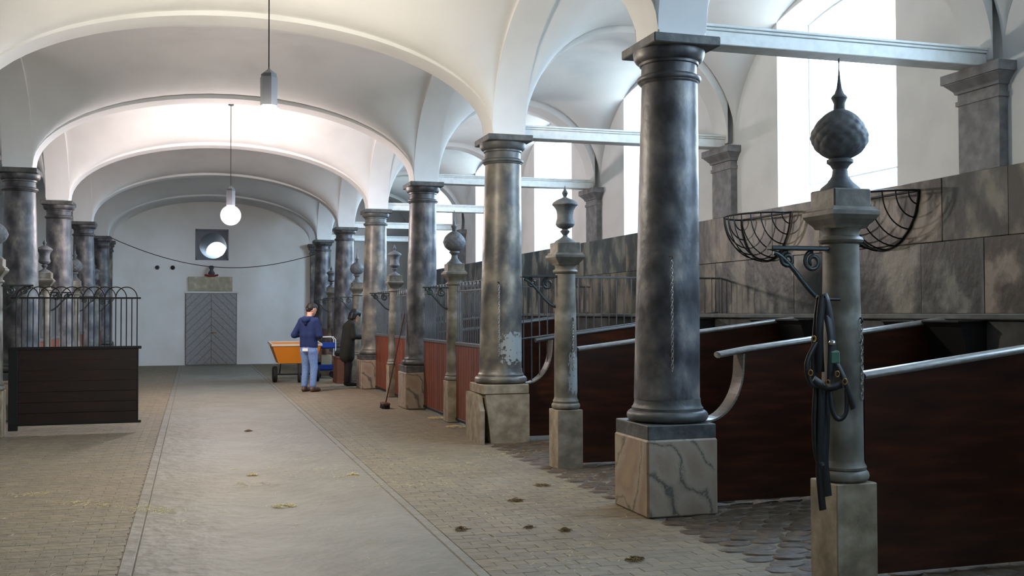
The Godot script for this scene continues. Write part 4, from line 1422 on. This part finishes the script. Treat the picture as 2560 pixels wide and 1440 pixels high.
	var wh := Transform3D(Basis.from_euler(Vector3(0, deg_to_rad(10), deg_to_rad(-30))), Vector3(.15, 1.60, .0))
	var wl: Vector3 = V.call(.33, 1.10, -.10)
	var wr: Vector3 = V.call(.33, 1.12, .11)
	var wb := []
	for s in [-1.0, 1.0]:
		wb += [[V.call(-.03, .90, .085 * s), V.call(.0, .48, .09 * s), .085, .055], [V.call(.0, .48, .09 * s), V.call(-.03, .08, .09 * s), .055, .036], [V.call(-.03, .055, .09 * s), V.call(.13, .035, .095 * s), .034, .028],
			[V.call(-.02, .95, .06 * s), V.call(.02, 1.3, .08 * s), .10, .10], [V.call(.04, 1.39, .04 * s), V.call(.04, 1.40, .14 * s), .07, .055], [V.call(.04, 1.40, .155 * s), V.call(.08, 1.13, .21 * s), .048, .04]]
	wb += [[V.call(.08, 1.13, -.21), wl, .04, .027], [V.call(.08, 1.13, .21), wr, .04, .027], [V.call(.03, 1.36, 0), V.call(.08, 1.47, 0), .065, .055]]
	obj("body", fleshed([[wb, .014, .03], [head_bones(wh, V.call(.06, 1.44, 0)), .0065, .018], [hand(wl, V.call(.1, -.03, .03), V.call(0, -.6, .6), .5, 1.0), .004, .006], [hand(wr, V.call(.1, -.03, -.03), V.call(0, -.6, -.6), .5, -1.0), .004, .006]]), M.skin, w)
	face_parts(w, wh)
	var wha := [[wh * V.call(-.04, .05, 0), wh * V.call(.03, .065, 0), .10, .09], [wh * V.call(-.07, .0, .045), wh * V.call(-.06, -.10, .055), .062, .05], [wh * V.call(-.07, .0, -.045), wh * V.call(-.06, -.10, -.055), .062, .05], [wh * V.call(-.02, .03, .08), wh * V.call(-.01, -.07, .085), .03, .028], [wh * V.call(-.02, .03, -.08), wh * V.call(-.01, -.07, -.085), .03, .028]]
	obj("hair", fleshed([[wha, .008, .02]]), M.hair_black, w)
	var ct := []
	for s in [-1.0, 1.0]:
		ct += [[V.call(-.03, .68, .085 * s), V.call(-.02, .95, .08 * s), .155, .14], [V.call(-.02, .95, .08 * s), V.call(.02, 1.32, .09 * s), .14, .135], [V.call(.03, 1.37, .05 * s), V.call(.03, 1.385, .15 * s), .10, .085], [V.call(.04, 1.39, .155 * s), V.call(.08, 1.13, .21 * s), .08, .07]]
	ct += [[V.call(.08, 1.13, -.21), wl + V.call(-.03, .0, -.01), .07, .05], [V.call(.08, 1.13, .21), wr + V.call(-.03, .0, .01), .07, .05], [V.call(.05, 1.44, .05), V.call(.05, 1.44, -.05), .075, .075]]
	obj("coat", fleshed([[ct, .013, .03]]), M.coat_dark, w)
	var tz := []
	for s in [-1.0, 1.0]:
		tz += [[V.call(-.02, .85, .085 * s), V.call(.0, .48, .09 * s), .10, .075], [V.call(.0, .48, .09 * s), V.call(-.025, .11, .09 * s), .073, .06]]
		obj("shoe", fleshed([[[[V.call(-.045, .048, .09 * s), V.call(.15, .04, .10 * s), .045, .038], [V.call(-.03, .08, .09 * s), V.call(.01, .08, .09 * s), .042, .04]], .010, .02]]), M.trousers_dark, w)
	obj("trousers", fleshed([[tz, .013, .02]]), M.trousers_dark, w)


# ------------------------------------------------------------------ litter on the floor
func straw_mesh() -> ArrayMesh:
	return Mb.new().bar([Vector3(-.03, 0, 0), Vector3(0, .003, 0), Vector3(.03, 0, .004)], .0016, .0016, 4).done()


func build_litter() -> void:
	var stem := straw_mesh()
	# clumps that can be told apart
	var clumps := [[.75, 9.15, 1.5, "straw", "largest straw clump lying out in the middle of the floor"], [1.56, 10.70, .9, "straw", "straw wisp lying beyond the largest clump"], [2.72, 8.79, .9, "dung", "brown clump on the pavers just before the first tall column"], [3.20, 9.48, 1.0, "dung", "brown clump between first tall column and the urn post"], [1.96, 7.75, .8, "dung", "small brown clump at the edge of the concrete strip"], [2.48, 7.67, .6, "dung", "small brown clump on pavers, nearer the concrete strip of a pair"], [2.70, 7.48, .6, "dung", "small brown clump on pavers, nearer the veined plinth of a pair"], [2.83, 6.46, .9, "dung", "brown clump on pavers below the harness post"], [.74, 15.1, .7, "dung", "dark speck of dung far along the concrete strip"], [.58, 11.0, .7, "straw", "straw wisp on concrete behind the largest clump"], [3.66, 16.06, 2.2, "straw", "straw tuft at the red boxes by the concrete plinth"], [3.66, 14.75, 2.4, "straw", "straw tuft at the foot of the broken plinth's neighbouring box"]]
	for c in clumps:
		var mb := Mb.new()
		var n := int(46 * c[2])
		for i in n:
			var a := rng.randf() * TAU
			var r: float = sqrt(rng.randf()) * .055 * c[2]
			var p := Vector3(r * cos(a) * 1.3, rng.randf_range(.003, .022) * (1.2 - r / (.06 * c[2])) + .002, r * sin(a))
			var d := Vector3(cos(a * 7.0 + i), rng.randf_range(-.15, .15), sin(a * 7.0 + i)) * rng.randf_range(.012, .03)
			mb.bar([p - d, p + Vector3(0, .003, 0), p + d], .003 if c[3] == "dung" else .0024, -1.0, 4)
		tag(obj("straw_clump" if c[3] == "straw" else "dung_clump", mb.done(), M[c[3]], self, P(c[0], .001, c[1])), c[4], "straw" if c[3] == "straw" else "dung", "clumps of straw and dung on the floor")
	# loose chaff swept into streaks
	var lot := []
	for s in [[-1.6, 10.5, -1.25, 10.5, 90, .07], [-1.05, 9.95, -.6, 9.65, 130, .10], [-.5, 9.45, -.15, 9.25, 170, .09], [-.15, 8.75, .1, 8.65, 20, .06], [.3, 11.5, .95, 11.5, 20, .06], [1.4, 10.55, 1.6, 10.7, 40, .09], [1.75, 10.1, 2.3, 10.0, 90, .22], [1.4, 11.3, 2.9, 10.8, 110, .35], [.4, 10.5, .7, 10.3, 40, .1], [2.2, 6.4, 2.6, 6.9, 50, .25], [3.3, 11.6, 3.9, 11.9, 60, .2], [1.9, 8.0, 3.4, 8.6, 110, .8], [-2.3, 8.0, 3.2, 12.0, 240, 2.0], [3.4, 9.2, 3.8, 10.0, 60, .2]]:
		for i in s[4]:
			var k := rng.randf()
			var p := P(lerpf(s[0], s[2], k) + rng.randfn(0, s[5] * .6), .003, lerpf(s[1], s[3], k) + rng.randfn(0, s[5]))
			lot.append(Transform3D(Basis.from_euler(Vector3(0, rng.randf() * TAU, rng.randf_range(-.05, .05))).scaled(Vector3.ONE * rng.randf_range(.4, 1.0)), p))
	copies("chaff", stem, M.straw, lot, self)
	var ch := get_node("chaff")
	ch.set_meta("label", "loose straw chaff scattered over the stable floor")
	ch.set_meta("category", "straw")
